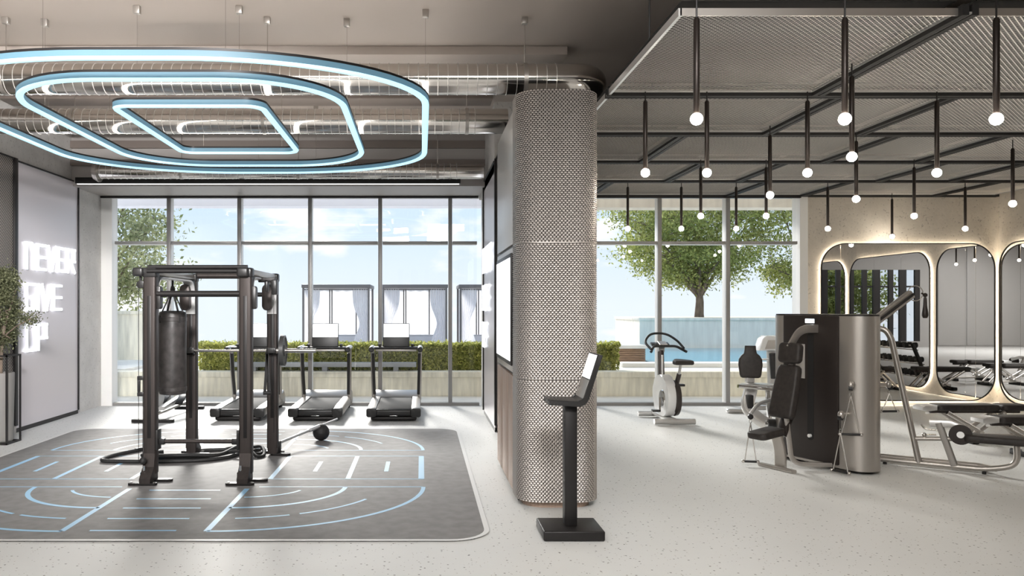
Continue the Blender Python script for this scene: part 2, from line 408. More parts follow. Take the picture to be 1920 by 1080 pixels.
def copy_tree(o, loc, label=None, rot=None):
    def rec(s, par):
        c = s.copy(); COL.objects.link(c)
        if par is not None: c.parent = par
        for ch in [x for x in CH.get(s.name, [])]: rec(ch, c)
        return c
    CH = {}
    for x in bpy.data.objects:
        if x.parent is not None: CH.setdefault(x.parent.name, []).append(x)
    r = rec(o, None); r.location = loc
    if rot is not None: r.rotation_euler = (0, 0, rot)
    if label: r['label'] = label
    return r
ORD = ['first', 'second', 'third', 'fourth', 'fifth', 'sixth', 'seventh', 'eighth', 'ninth', 'tenth', 'eleventh', 'twelfth']
# ================================================================ THE ROOM SHELL
XL, XR, YB, YR, H, ZS = -5.6, 10.18, 14.1, -6.0, 4.6, 3.68
b = BM(); box(b, (XL - .3, YR - .3, -.2), (XR + .3, YB + .1, 0)); struct('floor', b, 'terrazzo', 'pale grey terrazzo floor with dark flecks')
b = BM(); box(b, (XL - .3, YR - .3, H), (XR + .3, YB + .3, H + .2)); struct('ceiling', b, 'ceil', 'brown grey painted upper ceiling')
b = BM(); box(b, (XL - .32, YR - .3, 0), (XL - .02, YB + .3, H)); struct('wall_left', b, 'conc', 'grey concrete wall on the left')
b = BM(); box(b, (XR, YR - .3, 0), (XR + .3, YB + .3, H)); struct('wall_right', b, 'concwarm', 'warm plaster wall carrying the side mirrors')
b = BM(); box(b, (6.79, YB, 0), (XR, YB + .3, H)); wb = struct('wall_back', b, 'concwarm', 'warm textured plaster wall behind the large mirror')
b = BM(); box(b, (XL - .02, YB + .02, ZS), (6.79, YB + .3, H)); struct('wall_back_bulkhead', b, 'conc', 'wall strip above the windows')
b = BM(); box(b, (XL - .02, YB - .06, 0), (-5.43, YB + .2, ZS)); struct('trim_1', b, 'white', 'white jamb left of the large window')
b = BM(); box(b, (6.65, YB - .05, 0), (6.79, YB + .25, ZS)); struct('trim_2', b, 'white', 'white jamb between the pool window and the plaster wall')
# soffit over the left window, with its fascia
b = BM(); box(b, (XL - .02, 12.86, ZS), (1.02, YB + .02, H - .002)); struct('trim_3', b, 'soffit', 'grey dropped soffit above the treadmill window')
b = BM(); box(b, (XL - .02, 12.80, 4.28), (1.02, 12.858, 4.40)); struct('trim_4', b, 'beam', 'brown ledge on the soffit face')
b = BM(); box(b, (XL - .02, 12.80, 4.00), (1.02, 12.858, 4.10)); struct('trim_5', b, 'beam', 'lower brown ledge on the soffit face')
b = BM(); box(b, (XL - .02, YB - .10, ZS - .035), (1.0, YB - .03, ZS - .002)); struct('trim_6', b, 'black', 'black head strip of the treadmill window')
b = BM(); box(b, (1.5, YB - .10, ZS - .035), (6.65, YB - .03, ZS - .002)); struct('trim_7', b, 'black', 'black head strip of the pool window')
# shallow ceiling beams
for i, (y0, y1, d) in enumerate(((8.75, 9.15, .10), (10.6, 11.0, .10), (11.75, 12.0, .16))):
    b = BM(); box(b, (XL - .02, y0, H - d), (1.6 if i == 0 else .95, y1, H - .002), .01); struct('trim_%d' % (8 + i), b, 'beam' if i else 'ceil', 'shallow ceiling beam, the %s from the camera' % ORD[i])
# wall behind the camera: grey panelled wall with a band of dark-barred windows
b = BM()
box(b, (XL - .02, YR - .3, 0), (-1.0, YR, H)); box(b, (4.2, YR - .3, 0), (XR, YR, H))
box(b, (-1.0, YR - .3, 3.3), (4.2, YR, H)); box(b, (-1.0, YR - .3, 0), (4.2, YR, .25))
wr = struct('wall_rear', b, 'rearpanel', 'grey panelled wall behind the camera')
for i in range(8):
    x = -5.4 + i * 1.22
    if x + 1.2 < -1.0 or x > 4.3:
        b = BM(); box(b, (x, YR + .002, .08), (x + 1.2, YR + .03, 4.5), .004); obj('panel', b, 'rearpanel', wr)
for i in range(4):
    x = 4.5 + i * 1.42
    b = BM(); box(b, (x, YR + .002, .08), (x + 1.40, YR + .03, 4.5), .004); obj('panel', b, 'rearpanel', wr)
w3 = tag(bpy.data.objects.new('window_3', None), 'rear window with dark vertical bars, seen in the mirrors', None, None, 'structure'); COL.objects.link(w3)
for i in range(10):
    x = -1.0 + i * .56
    b = BM(); box(b, (x, YR - .12, .25), (x + (.30 if i % 2 else .2), YR - .02, 3.3)); obj('bar', b, 'black', w3)
b = BM(); box(b, (-1.0, YR - .10, 2.55), (4.2, YR - .05, 2.62)); obj('transom', b, 'black', w3)
b = BM(); box(b, (-1.0, YR - .2, .25), (4.2, YR - .19, 3.3)); obj('pane', b, 'glass', w3)

# ---- the two big windows
def big_window(name, label, x0, x1, mulls, side):
    w = bpy.data.objects.new(name, None); COL.objects.link(w); tag(w, label, None, None, 'structure')
    zt = 2.86
    for x in mulls:
        b = BM(); box(b, (x - .03, YB - .02, .05), (x + .03, YB + .16, ZS), .003); p = obj('mullion', b, 'white', w)  # white body paints in the daylight on the side faces
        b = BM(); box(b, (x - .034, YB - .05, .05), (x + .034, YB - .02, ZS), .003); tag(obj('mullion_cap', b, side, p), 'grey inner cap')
    xs = [x0] + list(mulls) + [x1]
    b = BM(); box(b, (x0, YB - .03, 0), (x1, YB + .1, .05)); obj('sill', b, 'alu', w)
    for a, c in zip(xs, xs[1:]):
        a2, c2 = a + .041, c - .041
        b = BM(); box(b, (a2, YB - .015, zt - .028), (c2, YB + .14, zt + .022), .003); p = obj('transom', b, 'white', w)  # white body paints in a bright underside, as on the mullions
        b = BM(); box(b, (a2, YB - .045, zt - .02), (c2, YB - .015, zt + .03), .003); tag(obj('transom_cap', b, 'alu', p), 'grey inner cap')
        for z0, z1 in ((.05, zt - .033), (zt + .033, ZS)):
            b = BM(); box(b, (a2, YB + .02, z0), (c2, YB + .028, z1)); obj('pane', b, 'glass', w, smooth=False)
    return w
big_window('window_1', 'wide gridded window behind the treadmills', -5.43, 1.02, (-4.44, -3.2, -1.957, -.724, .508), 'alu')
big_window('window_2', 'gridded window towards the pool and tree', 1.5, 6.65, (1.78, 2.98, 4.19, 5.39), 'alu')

# ---- black perforated screens and lilac sign panels, alike on the left wall and on the partition
def grille(name, label, X, sgn, y0, y1, zt, loc):
    t = thing(name, label, 'wall screen', loc)
    b = BM(); box(b, (min(X, X - sgn * .03), y0, .12), (max(X, X - sgn * .03), y1 - .09, zt)); obj('perforated_sheet', b, 'perf', t)
    b = BM(); box(b, (min(X + sgn * .03, X - sgn * .03), y1 - .09, .10), (max(X + sgn * .03, X - sgn * .03), y1, zt + .02), .004); obj('post', b, 'black', t)
    b = BM(); box(b, (min(X + sgn * .02, X - sgn * .03), y0, zt), (max(X + sgn * .02, X - sgn * .03), y1 - .09, zt + .02)); obj('top_rail', b, 'black', t)
    return t
grille('perforated_screen', 'black perforated metal screen on the left wall behind the olive tree', XL, 1, 4.0, 11.06, 3.77, (XL, 8, 0))
b = BM(); box(b, (XL - .02, 4.0, 0), (XL + .02, 11.02, .115)); struct('baseboard_left', b, 'panelgrey', 'grey skirting below the perforated screen')
def sign_panel(X, sgn, y0, y1, zt, label, label2, flip):
    t = thing('sign_panel', label, 'wall panel', (X, (y0 + y1) / 2, 0))
    b = BM(); box(b, (min(X, X - sgn * .02), y0, .06), (max(X, X - sgn * .02), y1 - .03, zt - .02)); obj('sheet', b, 'panelw', t)
    b = BM(); box(b, (min(X + sgn * .02, X - sgn * .02), y1 - .03, .06), (max(X + sgn * .02, X - sgn * .02), y1, zt), .002); obj('edge_trim', b, 'black', t)
    b = BM(); box(b, (min(X + sgn * .02, X - sgn * .02), y0, zt - .02), (max(X + sgn * .02, X - sgn * .02), y1 - .03, zt), .002); obj('edge_trim', b, 'black', t)
    b = BM(); box(b, (min(X - sgn * .002, X - sgn * .02), y0, 0.0), (max(X - sgn * .002, X - sgn * .02), y1, .06)); obj('plinth', b, 'black', t)
    s = thing('lit_sign', label2, 'sign', (X + sgn * .02, (y0 + y1) / 2, 1.0))
    # strokes on a unit cell (0..1 wide, 0..1 high)
    G = {'N': [[(0, 0), (0, 1), (.62, 1), (1, .86), (1, 0)]],
         'E': [[(1, 1), (0, 1), (0, 0), (1, 0)], [(0, .5), (1, .5)]],
         'V': [[(0, 1), (.5, 0), (1, 1)]],
         'R': [[(0, 0), (0, 1), (1, 1), (1, .48), (0, .48)], [(.45, .48), (1.0, 0)]],
         'G': [[(1, 1), (0, 1), (0, 0), (1, 0), (1, .5), (.5, .5)]],
         'I': [[(0, 0), (0, 1)]],
         'U': [[(0, 1), (0, 0), (1, 0), (1, 1)]],
         'P': [[(0, 0), (0, 1), (1, 1), (1, .45), (0, .45)]]}
    rows = [('NEVER', 2.29, .35, [.235] * 5), ('GIVE', 1.70, .36, [.25, 0.02, .28, .24]), ('UP', 1.12, .36, [.25, .25])]
    for word, z, hgt, ws in rows:
        u = 0.0
        for ch, w in zip(word, ws):
            b = BM()
            for st in G[ch]:
                for (ax, az), (cx, cz) in zip(st, st[1:]):
                    ya, yc = u + ax * w, u + cx * w
                    za, zc = z + az * hgt, z + cz * hgt
                    d = Vector((0, yc - ya, zc - za)).normalized() * .021
                    Y = (lambda q: (y1 - .16 - q) if flip else (y0 + .24 + q))
                    bar(b, (X + sgn * .03, Y(ya - d.y), za - d.z), (X + sgn * .03, Y(yc + d.y), zc + d.z), .020, .040, .004, up=(0, d.z, -d.y if not flip else d.y))
            obj('letter', b, 'letter', s)
            u += w + .095
sign_panel(XL, 1, 11.06, 13.06, 3.77, 'tall lilac grey panel on the left wall carrying the lit words', 'glowing white lettering NEVER GIVE UP on the left wall panel', False)

# ---- partition between the two zones, ending in the woven column
b = BM(); box(b, (1.06, 7.42, 0), (1.5, YB, 3.62)); struct('wall_partition', b, 'conc', 'partition wall between the two training zones')
b = BM(); box(b, (1.02, 11.15, 3.62), (1.5, YB, H)); struct('trim_11', b, 'conc', 'concrete pier above the partition')
grille('perforated_screen', 'black perforated metal strip on the partition beyond the wood cladding', 1.04, -1, 8.9, 11.12, 3.77, (1.04, 10, 0))
sign_panel(1.02, -1, 11.12, 13.06, 3.77, 'lilac grey panel on the partition facing the treadmills, seen edge-on', 'glowing white lettering on the partition panel, seen edge-on', True)
t = thing('wall_cladding', 'tall cladding unit of grey door panels and wood beside the woven column', 'wall cladding', (.95, 8.1, 0))
yy0, yy1 = 7.22, 8.88
b = BM(); box(b, (.87, yy0, .0), (1.06, yy1, 3.56)); obj('carcass', b, 'black', t)
b = BM(); box(b, (.845, yy0, 2.325), (.875, yy1, 3.55), .003); obj('upper_panel', b, 'panelgrey', t)
b = BM(); box(b, (.845, yy0, 1.135), (.875, yy1, 2.295), .003); obj('middle_panel', b, 'panelgrey', t)
for k in range(3):
    ya = yy0 + k * (yy1 - yy0) / 3
    b = BM(); box(b, (.845, ya + .003, .05), (.875, ya + (yy1 - yy0) / 3 - .003, 1.105), .003); obj('wood_panel', b, 'wood', t)
t = thing('wall_display', 'large bright white display set in the grey cladding beside the column', 'display', (.84, 8.05, 1.2))
b = BM(); box(b, (.822, 7.36, 1.20), (.846, 8.74, 2.24), .004); obj('bezel', b, 'black', t)
b = BM(); box(b, (.817, 7.40, 1.24), (.8225, 8.70, 2.20)); obj('screen', b, 'screen', t)

# woven column: dark core, wooden plinth and thousands of little steel scales
cx0, cx1, cy0, cy1, RC = .84, 1.548, 6.9, 7.5, .21
col = tag(bpy.data.objects.new('column', None), 'rounded column clad in woven grey steel scales', None, None, 'structure'); COL.objects.link(col); col.location = (1.19, 7.2, 0)
b = BM(); prism(b, rrect(cx0 + .02, cy0 + .02, cx1 - .02, cy1 - .02, RC - .02, 10), .05, 3.63); obj('core', b, 'meshback', col)
b = BM(); prism(b, rrect(cx0 + .06, cy0 + .05, cx1 - .06, cy1 - .05, RC - .03, 10), 0, .055); tag(obj('plinth', b, 'wood', col), 'pale wooden plinth')
per = rrect(cx0, cy0, cx1, cy1, RC, 14)
P = np.array(per + [per[0]]); seg = np.linalg.norm(np.diff(P, axis=0), axis=1); cum = np.concatenate([[0], np.cumsum(seg)]); TL = cum[-1]
def per_at(s):
    s = s % TL; i = np.clip(np.searchsorted(cum, s, side='right') - 1, 0, len(seg) - 1); f = (s - cum[i]) / np.maximum(seg[i], 1e-9)
    p = P[i] * (1 - f)[:, None] + P[i + 1] * f[:, None]; d = (P[i + 1] - P[i]) / np.maximum(seg[i], 1e-9)[:, None]
    return p, np.stack([d[:, 1], -d[:, 0]], 1)
def weave(z0, z1):
    pw, ph = .0315, .0172
    nc = int(TL / pw); pw = TL / nc; nr = int((z1 - z0) / ph); ph = (z1 - z0) / nr
    ii, jj = np.meshgrid(np.arange(nc), np.arange(nr)); ii = ii.ravel(); jj = jj.ravel()
    s0 = (ii + .5 * (jj % 2)) * pw; zc = z0 + (jj + .5) * ph
    # local scale: (ds, dz, out)
    loc = [(-.47, -.30, .001), (-.25, -.50, .006), (.25, -.50, .006), (.47, -.30, .001), (.30, .46, -.003), (-.30, .46, -.003), (0, -.12, .009)]
    V = []
    for ds, dz, o in loc:
        p, n = per_at(s0 + ds * pw)
        V.append(np.concatenate([p + n * o, (zc + dz * ph)[:, None]], 1))
    V = np.stack(V, 1); k = len(loc); n = len(s0)
    tri = np.array([(0, 1, 6), (1, 2, 6), (2, 3, 6), (3, 4, 6), (4, 5, 6), (5, 0, 6)])
    Fc = (tri[None] + (np.arange(n) * k)[:, None, None]).reshape(-1, 3)
    return V.reshape(-1, 3), Fc
for z0, z1 in ((.055, 1.108), (1.122, 2.293), (2.307, 3.625)):
    v, f = weave(z0, z1); tag(np_obj('woven_scales', v, f, 'weave', col), None, None, None, 'stuff')
for z in (1.115, 2.30):
    b = BM(); prism(b, rrect(cx0 - .002, cy0 - .002, cx1 + .002, cy1 + .002, RC, 10), z - .0045, z + .0045); obj('joint_ring', b, 'weave', col)

# ================================================================ FLOOR MAT with the printed logo lines
t = thing('floor_mat', 'large dark rubber training mat with pale blue printed lines under the rig', 'floor mat', (-2.18, 9.5, 0))
b = BM(); prism(b, rrect(-4.85, 5.97, .49, 11.36, .28, 8), .0, .010); obj('mat', b, 'mat', t)
def ring_strip(bm, pts, w, z, closed=True):
    pts = [Vector((p[0], p[1], z)) for p in pts]; n = len(pts); A = []; B = []
    for i, p in enumerate(pts):
        a = pts[i - 1] if (i > 0 or closed) else p; c = pts[(i + 1) % n] if (i < n - 1 or closed) else p
        d1 = (p - a); d2 = (c - p)
        d = (d1.normalized() if d1.length > 1e-9 else Vector()) + (d2.normalized() if d2.length > 1e-9 else Vector())
        d.normalize(); s = Vector((-d.y, d.x, 0)) * w / 2
        A.append(bm.verts.new(p + s)); B.append(bm.verts.new(p - s))
    for i in range(n if closed else n - 1):
        k = (i + 1) % n; bm.faces.new((A[i], A[k], B[k], B[i]))
b = BM(); ring_strip(b, rrect(-4.87, 5.95, .51, 11.38, .30, 8), .04, .0105); tag(obj('edge_trim', b, 'matedge', t), 'thin white border')
def arc(xc, yc, rx_, ry_, a0, a1, k=24): return [(xc + rx_ * math.cos(math.radians(a0 + (a1 - a0) * i / k)), yc + ry_ * math.sin(math.radians(a0 + (a1 - a0) * i / k))) for i in range(k + 1)]
XC = -2.22
for sx in (1, -1):
    fx = lambda p: (XC + sx * p[0], p[1])
    for ylo, sy in ((7.70, -1), (9.65, 1)):
        fy = lambda p: fx((p[0], ylo + sy * p[1]))
        strokes = []
        o = arc(.56, 0, 1.68, 1.52, 0, 90)
        strokes.append((o, .04)); strokes.append(([(.56, 1.52), (.56, .08)], .05))
        strokes.append(([(.66, 0), (2.24, 0)], .022))
        strokes.append((arc(.56, 0, .93, .80, 0, 90), .045))
        strokes.append((arc(.56, 0, 1.28, 1.15, 25, 60), .03)); strokes.append((arc(.56, 0, 1.28, 1.15, 64, 84), .03))
        strokes.append((arc(.56, 0, .55, .42, 20, 85), .03))
        for st, w in strokes:
            b = BM(); ring_strip(b, [fy(p) for p in st], w, .0112, False); obj('printed_line', b, 'blueprint', t)
    for x, y0, y1, w in ((2.22, 8.05, 9.28, .06), (1.48, 8.05, 9.28, .05), (.70, 8.05, 9.28, .05), (1.85, 8.42, 8.95, .045), (1.10, 8.42, 8.95, .045)):
        b = BM(); ring_strip(b, [fx((x, y0)), fx((x, y1))], w, .0112, False); obj('printed_line', b, 'blueprint', t)
    for y in (8.05, 9.28):
        b = BM(); ring_strip(b, [fx((.70, y)), fx((2.24, y))], .02, .0112, False); obj('printed_line', b, 'blueprint', t)
for y in (7.56, 7.22, 6.89, 6.55, 6.2, 9.8, 10.15, 10.5, 10.85, 11.12):
    b = BM(); ring_strip(b, [(-2.57, y), (-1.90, y)], .03, .0112, False); obj('printed_line', b, 'blueprint', t)

# ================================================================ CEILING ITEMS, LEFT ZONE
def ring_light(label, hw, hh, rx_, ry_, hangs):
    c = (-2.24, 8.76); t = thing('ring_light', label, 'pendant light', (c[0], c[1], 3.62), 'blue pendant ring lights')
    pts = rrect(c[0] - hw, c[1] - hh, c[0] + hw, c[1] + hh, rx_, 16, ry_)
    path = [(p[0], p[1], 3.68) for p in pts]
    # de-duplicate
    q = [path[0]]
    for p in path[1:]:
        if (Vector(p) - Vector(q[-1])).length > 1e-4: q.append(p)
    if (Vector(q[0]) - Vector(q[-1])).length < 1e-4: q.pop()
    b = BM(); sweep(b, q, [(-.035, .025), (.035, .025), (.035, .045), (-.035, .045)], True, up=(0, 0, 1)); obj('housing', b, 'black', t)
    b = BM(); sweep(b, q, [(-.033, -.022), (.033, -.022), (.033, .025), (-.033, .025)], True, up=(0, 0, 1)); obj('side_diffuser', b, 'ringside', t)
    b = BM(); sweep(b, q, [(-.020, -.042), (.020, -.042), (.033, -.022), (-.033, -.022)], True, up=(0, 0, 1)); obj('light_strip', b, 'ringled', t)
    b = BM(); sweep(b, q, [(-.024, .0452), (.024, .0452), (.024, .0457), (-.024, .0457)], True, up=(0, 0, 1)); obj('uplight_strip', b, 'uplight', t)
    for x, y in hangs:
        b = BM(); cyl(b, (x, y, 3.72), (x, y, H - .07), .0022, 6); w = obj('suspension_wire', b, 'steel', t)
        b = BM(); box(b, (x - .03, y - .03, H - .075), (x + .03, y + .03, H), .004); obj('ceiling_cup', b, 'satin', t)
    return t
ring_light('innermost and smallest of the blue rounded ring lights over the mat', .71, 1.16, .16, .16, ((-2.70, 7.6), (-1.73, 7.6), (-2.7, 9.92), (-1.73, 9.92)))
ring_light('middle blue rounded ring light over the mat', 1.5, 2.05, 1.0, .95, ((-.74, 7.95), (-3.74, 7.95), (-.74, 9.6), (-3.74, 9.6), (-2.2, 10.81)))
ring_light('outermost and largest blue ring light over the mat', 2.28, 2.63, 1.95, 1.45, ((.04, 7.7), (-4.52, 7.7), (.04, 9.7), (-4.52, 9.7), (-2.9, 6.13), (-1.5, 6.13), (-1.5, 11.39)))

def duct(label, y, z, r, x0, x1, hangs, elbow=None, flange=False):
    t = thing('ventilation_duct', label, 'duct', ((x0 + x1) / 2, y, z - r))
    pts = [(x0, y, z), (x1, y, z)]
    if elbow: pts = [(x0, y, z)] + fillet([(x1 - .5, y, z), (x1, y, z), (x1, y + 1.0, z)], .34, 10)
    b = BM(); tube(b, pts, r, 28); obj('pipe', b, 'duct', t, angle=50)
    b = BM(); k = int((x1 - .3 - x0) / .096)
    for i in range(k):
        x = x0 + .05 + i * .096
        lathe(b, (x, y, z), [(r, -.004), (r + .0045, -.002), (r + .0045, .002), (r, .004)], 24, 'X')
    tag(obj('seam_ribs', b, 'duct_rib', t), None, None, None, 'stuff')
    for x in hangs:
        b = BM(); lathe(b, (x, y, z), [(r, -.02), (r + .007, -.02), (r + .007, .02), (r, .02)], 24, 'X'); obj('clamp_band', b, 'satin', t)
        b = BM(); cyl(b, (x, y, z + r), (x, y, H - .06), .005, 6); obj('hanger_rod', b, 'steel', t)
        b = BM(); box(b, (x - .03, y - .03, H - .065), (x + .03, y + .03, H), .004); obj('ceiling_cup', b, 'satin', t)
    if flange:
        b = BM()
        for q in range(3): lathe(b, (x0 - .03 * q, y, z), [(r * .6, -.012), (r + .05 - q * .02, -.012), (r + .05 - q * .02, .012), (r * .6, .012)], 28, 'X')
        obj('end_flange', b, 'satin', t)
    return t
duct('polished round duct nearest the camera, ending in an elbow above the column', 7.9, 3.99, .150, -5.55, 1.72, (-4.1, -1.52, 1.02), True)
duct('polished round duct in the middle of the three', 9.7, 3.99, .150, -5.55, 1.04, (-4.2, -1.9, .55))
duct('thin polished duct running just in front of the window soffit', 12.35, 3.83, .115, -4.98, .96, (-3.7, -1.9, .25), False, True)
t = thing('track_light', 'long black linear track along the soffit above the treadmill window', 'track light', (-2.5, 12.7, ZS))
b = BM(); box(b, (XL + .12, 12.66, ZS + .012), (.62, 12.74, ZS + .11), .003); obj('housing', b, 'black', t)
b = BM(); box(b, (XL + .14, 12.68, ZS + .002), (.60, 12.72, ZS + .012)); obj('light_line', b, 'linewhite', t)
for x in (-4.5, -1.5, .3):
    b = BM(); box(b, (x - .03, 12.74, ZS + .04), (x + .03, 12.858, ZS + .08)); obj('bracket', b, 'black', t)

# ================================================================ SUSPENDED MESH CEILING, RIGHT ZONE
rows = [5.32, 7.35, 9.02, 10.76, 12.42, 14.06]
joints = [[1.72, 3.62, 6.3, 9.4], [1.72, 3.88, 4.93, 7.2, 9.6], [1.72, 2.97, 5.40, 6.65, 9.3], [1.72, 3.81, 4.91, 7.07, 8.2, 10.1], [1.72, 2.95, 5.39, 6.69, 9.0, 10.1]]
g = thing('ceiling_grid', 'black suspended grid of double bars carrying the mesh ceiling', 'ceiling grid', (5.9, 9.7, ZS))
for i, y in enumerate(rows):
    b = BM()
    if i == 0:
        box(b, (1.72, y - .006, ZS), (10.1, y + .006, ZS + .05)); obj('edge_bar', b, 'satin', g); continue
    for dy in (-.032, .032): box(b, (1.70, y + dy - .022, ZS - .012), (10.12, y + dy + .022, ZS + .06))
    obj('cross_bar', b, 'gridblack', g)
    b = BM(); box(b, (1.70, y - .008, ZS - .004), (10.12, y + .008, ZS + .01)); obj('bright_channel', b, 'greyal', g)
b = BM(); box(b, (1.708, 5.314, ZS - .004), (1.73, 14.06, ZS + .05)); obj('edge_bar', b, 'greyal', g)
for r, xs in enumerate(joints):
    for x in xs[1:-1]:
        y0 = rows[r] + (.056 if r else -.05); y1 = rows[r + 1] - .056
        b = BM()
        for dx in (-.032, .032): box(b, (x + dx - .022, y0, ZS - .012), (x + dx + .022, y1, ZS + .06))
        obj('runner_bar', b, 'gridblack', g)
        b = BM(); box(b, (x - .008, y0, ZS - .004), (x + .008, y1, ZS + .01)); obj('bright_channel', b, 'greyal', g)
for x, y in ((1.75, 6.14), (3.62, 5.6), (5.1, 7.35), (2.6, 9.02), (6.65, 9.02), (8.0, 7.35), (4.3, 5.34), (5.4, 5.34), (6.3, 5.6), (7.4, 5.34)):
    b = BM(); cyl(b, (x, y, ZS + .02), (x, y, H), .006, 6); obj('hanger_rod', b, 'black', g)
def clip_strip(x0, y0, x1, y1, dx, dy, spacing):
    """parallel lines along (dx,dy) clipped to a rectangle"""
    out_ = []; nx, ny = -dy, dx
    cs = [(x0, y0), (x1, y0), (x1, y1), (x0, y1)]; ds = [nx * x + ny * y for x, y in cs]
    k0, k1 = math.ceil(min(ds) / spacing), math.floor(max(ds) / spacing)
    for k in range(k0, k1 + 1):
        c = k * spacing; px, py = nx * c, ny * c; t0, t1 = -1e9, 1e9
        for p, d, lo, hi in ((px, dx, x0, x1), (py, dy, y0, y1)):
            a, bb = (lo - p) / d, (hi - p) / d
            if a > bb: a, bb = bb, a
            t0 = max(t0, a); t1 = min(t1, bb)
        if t1 - t0 > .01: out_.append(((px + dx * t0, py + dy * t0), (px + dx * t1, py + dy * t1)))
    return out_
def expanded(x0, y0, x1, y1, z, par, loc=None):
    V = []; Fq = []
    for (dx, dy, w, hz, sp, dz) in ((.7071, .7071, .0056, .0035, .031, 0.0), (-.7071, .7071, .0022, .0010, .031, .003)):
        for (ax, ay), (cx, cy) in clip_strip(x0, y0, x1, y1, dx, dy, sp):
            nx, ny = -dy * w, dx * w; k = len(V)
            V += [(ax + nx, ay + ny, z + dz + hz), (cx + nx, cy + ny, z + dz + hz), (cx - nx, cy - ny, z + dz - hz), (ax - nx, ay - ny, z + dz - hz)]
            Fq.append((k, k + 1, k + 2, k + 3))
    return tag(np_obj('expanded_mesh', V, Fq, 'mesh', par), None, None, None, 'stuff')
for r, xs in enumerate(joints):
    for c, (xa, xb) in enumerate(zip(xs, xs[1:])):
        if xa > 9.2: continue
        xb = min(xb, 10.1)
        ya = rows[r] + (.056 if r else .006); yb = rows[r + 1] - .056
        xa2 = xa + (.056 if c else .012); xb2 = xb - .056
        t = thing('mesh_ceiling_panel', 'grey expanded-metal ceiling panel, %s row from the camera, %s from the column side' % (ORD[r], ORD[c]), 'ceiling panel', ((xa + xb) / 2, (ya + yb) / 2, ZS), 'expanded-metal ceiling panels')
        expanded(xa2, ya, xb2, yb, ZS + .03, t)
        b = BM()
        for lo, hi in (((xa2, ya, ZS + .018), (xb2, ya + .012, ZS + .042)), ((xa2, yb - .012, ZS + .018), (xb2, yb, ZS + .042)), ((xa2, ya, ZS + .018), (xa2 + .012, yb, ZS + .042)), ((xb2 - .012, ya, ZS + .018), (xb2, yb, ZS + .042))): box(b, lo, hi)
        obj('rim', b, 'greyal', t)
        b = BM(); box(b, (xa2, ya, ZS + .10), (xb2, yb, ZS + .105)); obj('gap_shade_sheet', b, 'meshback', t)  # added black sheet, stands in for the dark void seen through the mesh

# pendants with globe bulbs
def pendant(x, y, label, top):
    t = thing('pendant_lamp', label, 'pendant lamp', (x, y, 2.95), 'black tube pendants with globe bulbs')
    b = BM(); cyl(b, (x, y, 3.58), (x, y, top), .006, 6); obj('cable', b, 'black', t)
    b = BM(); lathe(b, (x, y, 0), [(.012, 3.60), (.020, 3.585), (.020, 2.995), (.014, 2.985)], 16); obj('tube', b, 'bulbfit', t)
    b = BM(); ball(b, (x, y, 2.95), .039, 18); obj('globe', b, 'bulb', t)
    return t
PROWS = [(5.13, [1.765, 2.716, 3.687, 4.9]), (6.43, [3.46]), (7.2, [2.016, 2.57, 3.475, 4.64, 5.8]), (8.65, [3.77]), (8.96, [4.87]), (9.375, [6.93]), (10.65, [3.72, 4.59, 6.56]), (12.4, [3.2, 4.03, 4.88, 6.3, 8.43]), (13.8, [8.12])]
PL = {5.13: 'foremost row', 6.43: None, 7.2: 'second long row', 10.65: 'row of three in front of the pool window', 12.4: 'row nearest the pool window'}
SP = {6.43: 'lone globe pendant just behind the second foremost one', 8.65: 'globe pendant hanging over the black seat backs', 8.96: 'globe pendant hanging above the machine tower', 9.375: 'globe pendant at the picture edge above the benches', 13.8: 'globe pendant just above the large mirror'}
for y, xs in PROWS:
    for i, x in enumerate(xs):
        lab = SP[y] if y in SP else 'black globe pendant, %s, %s from the column' % (PL[y], ORD[i])
        pendant(x, y, lab, H if y < 5.3 else ZS + (.0 if y in (7.2,) else .02))

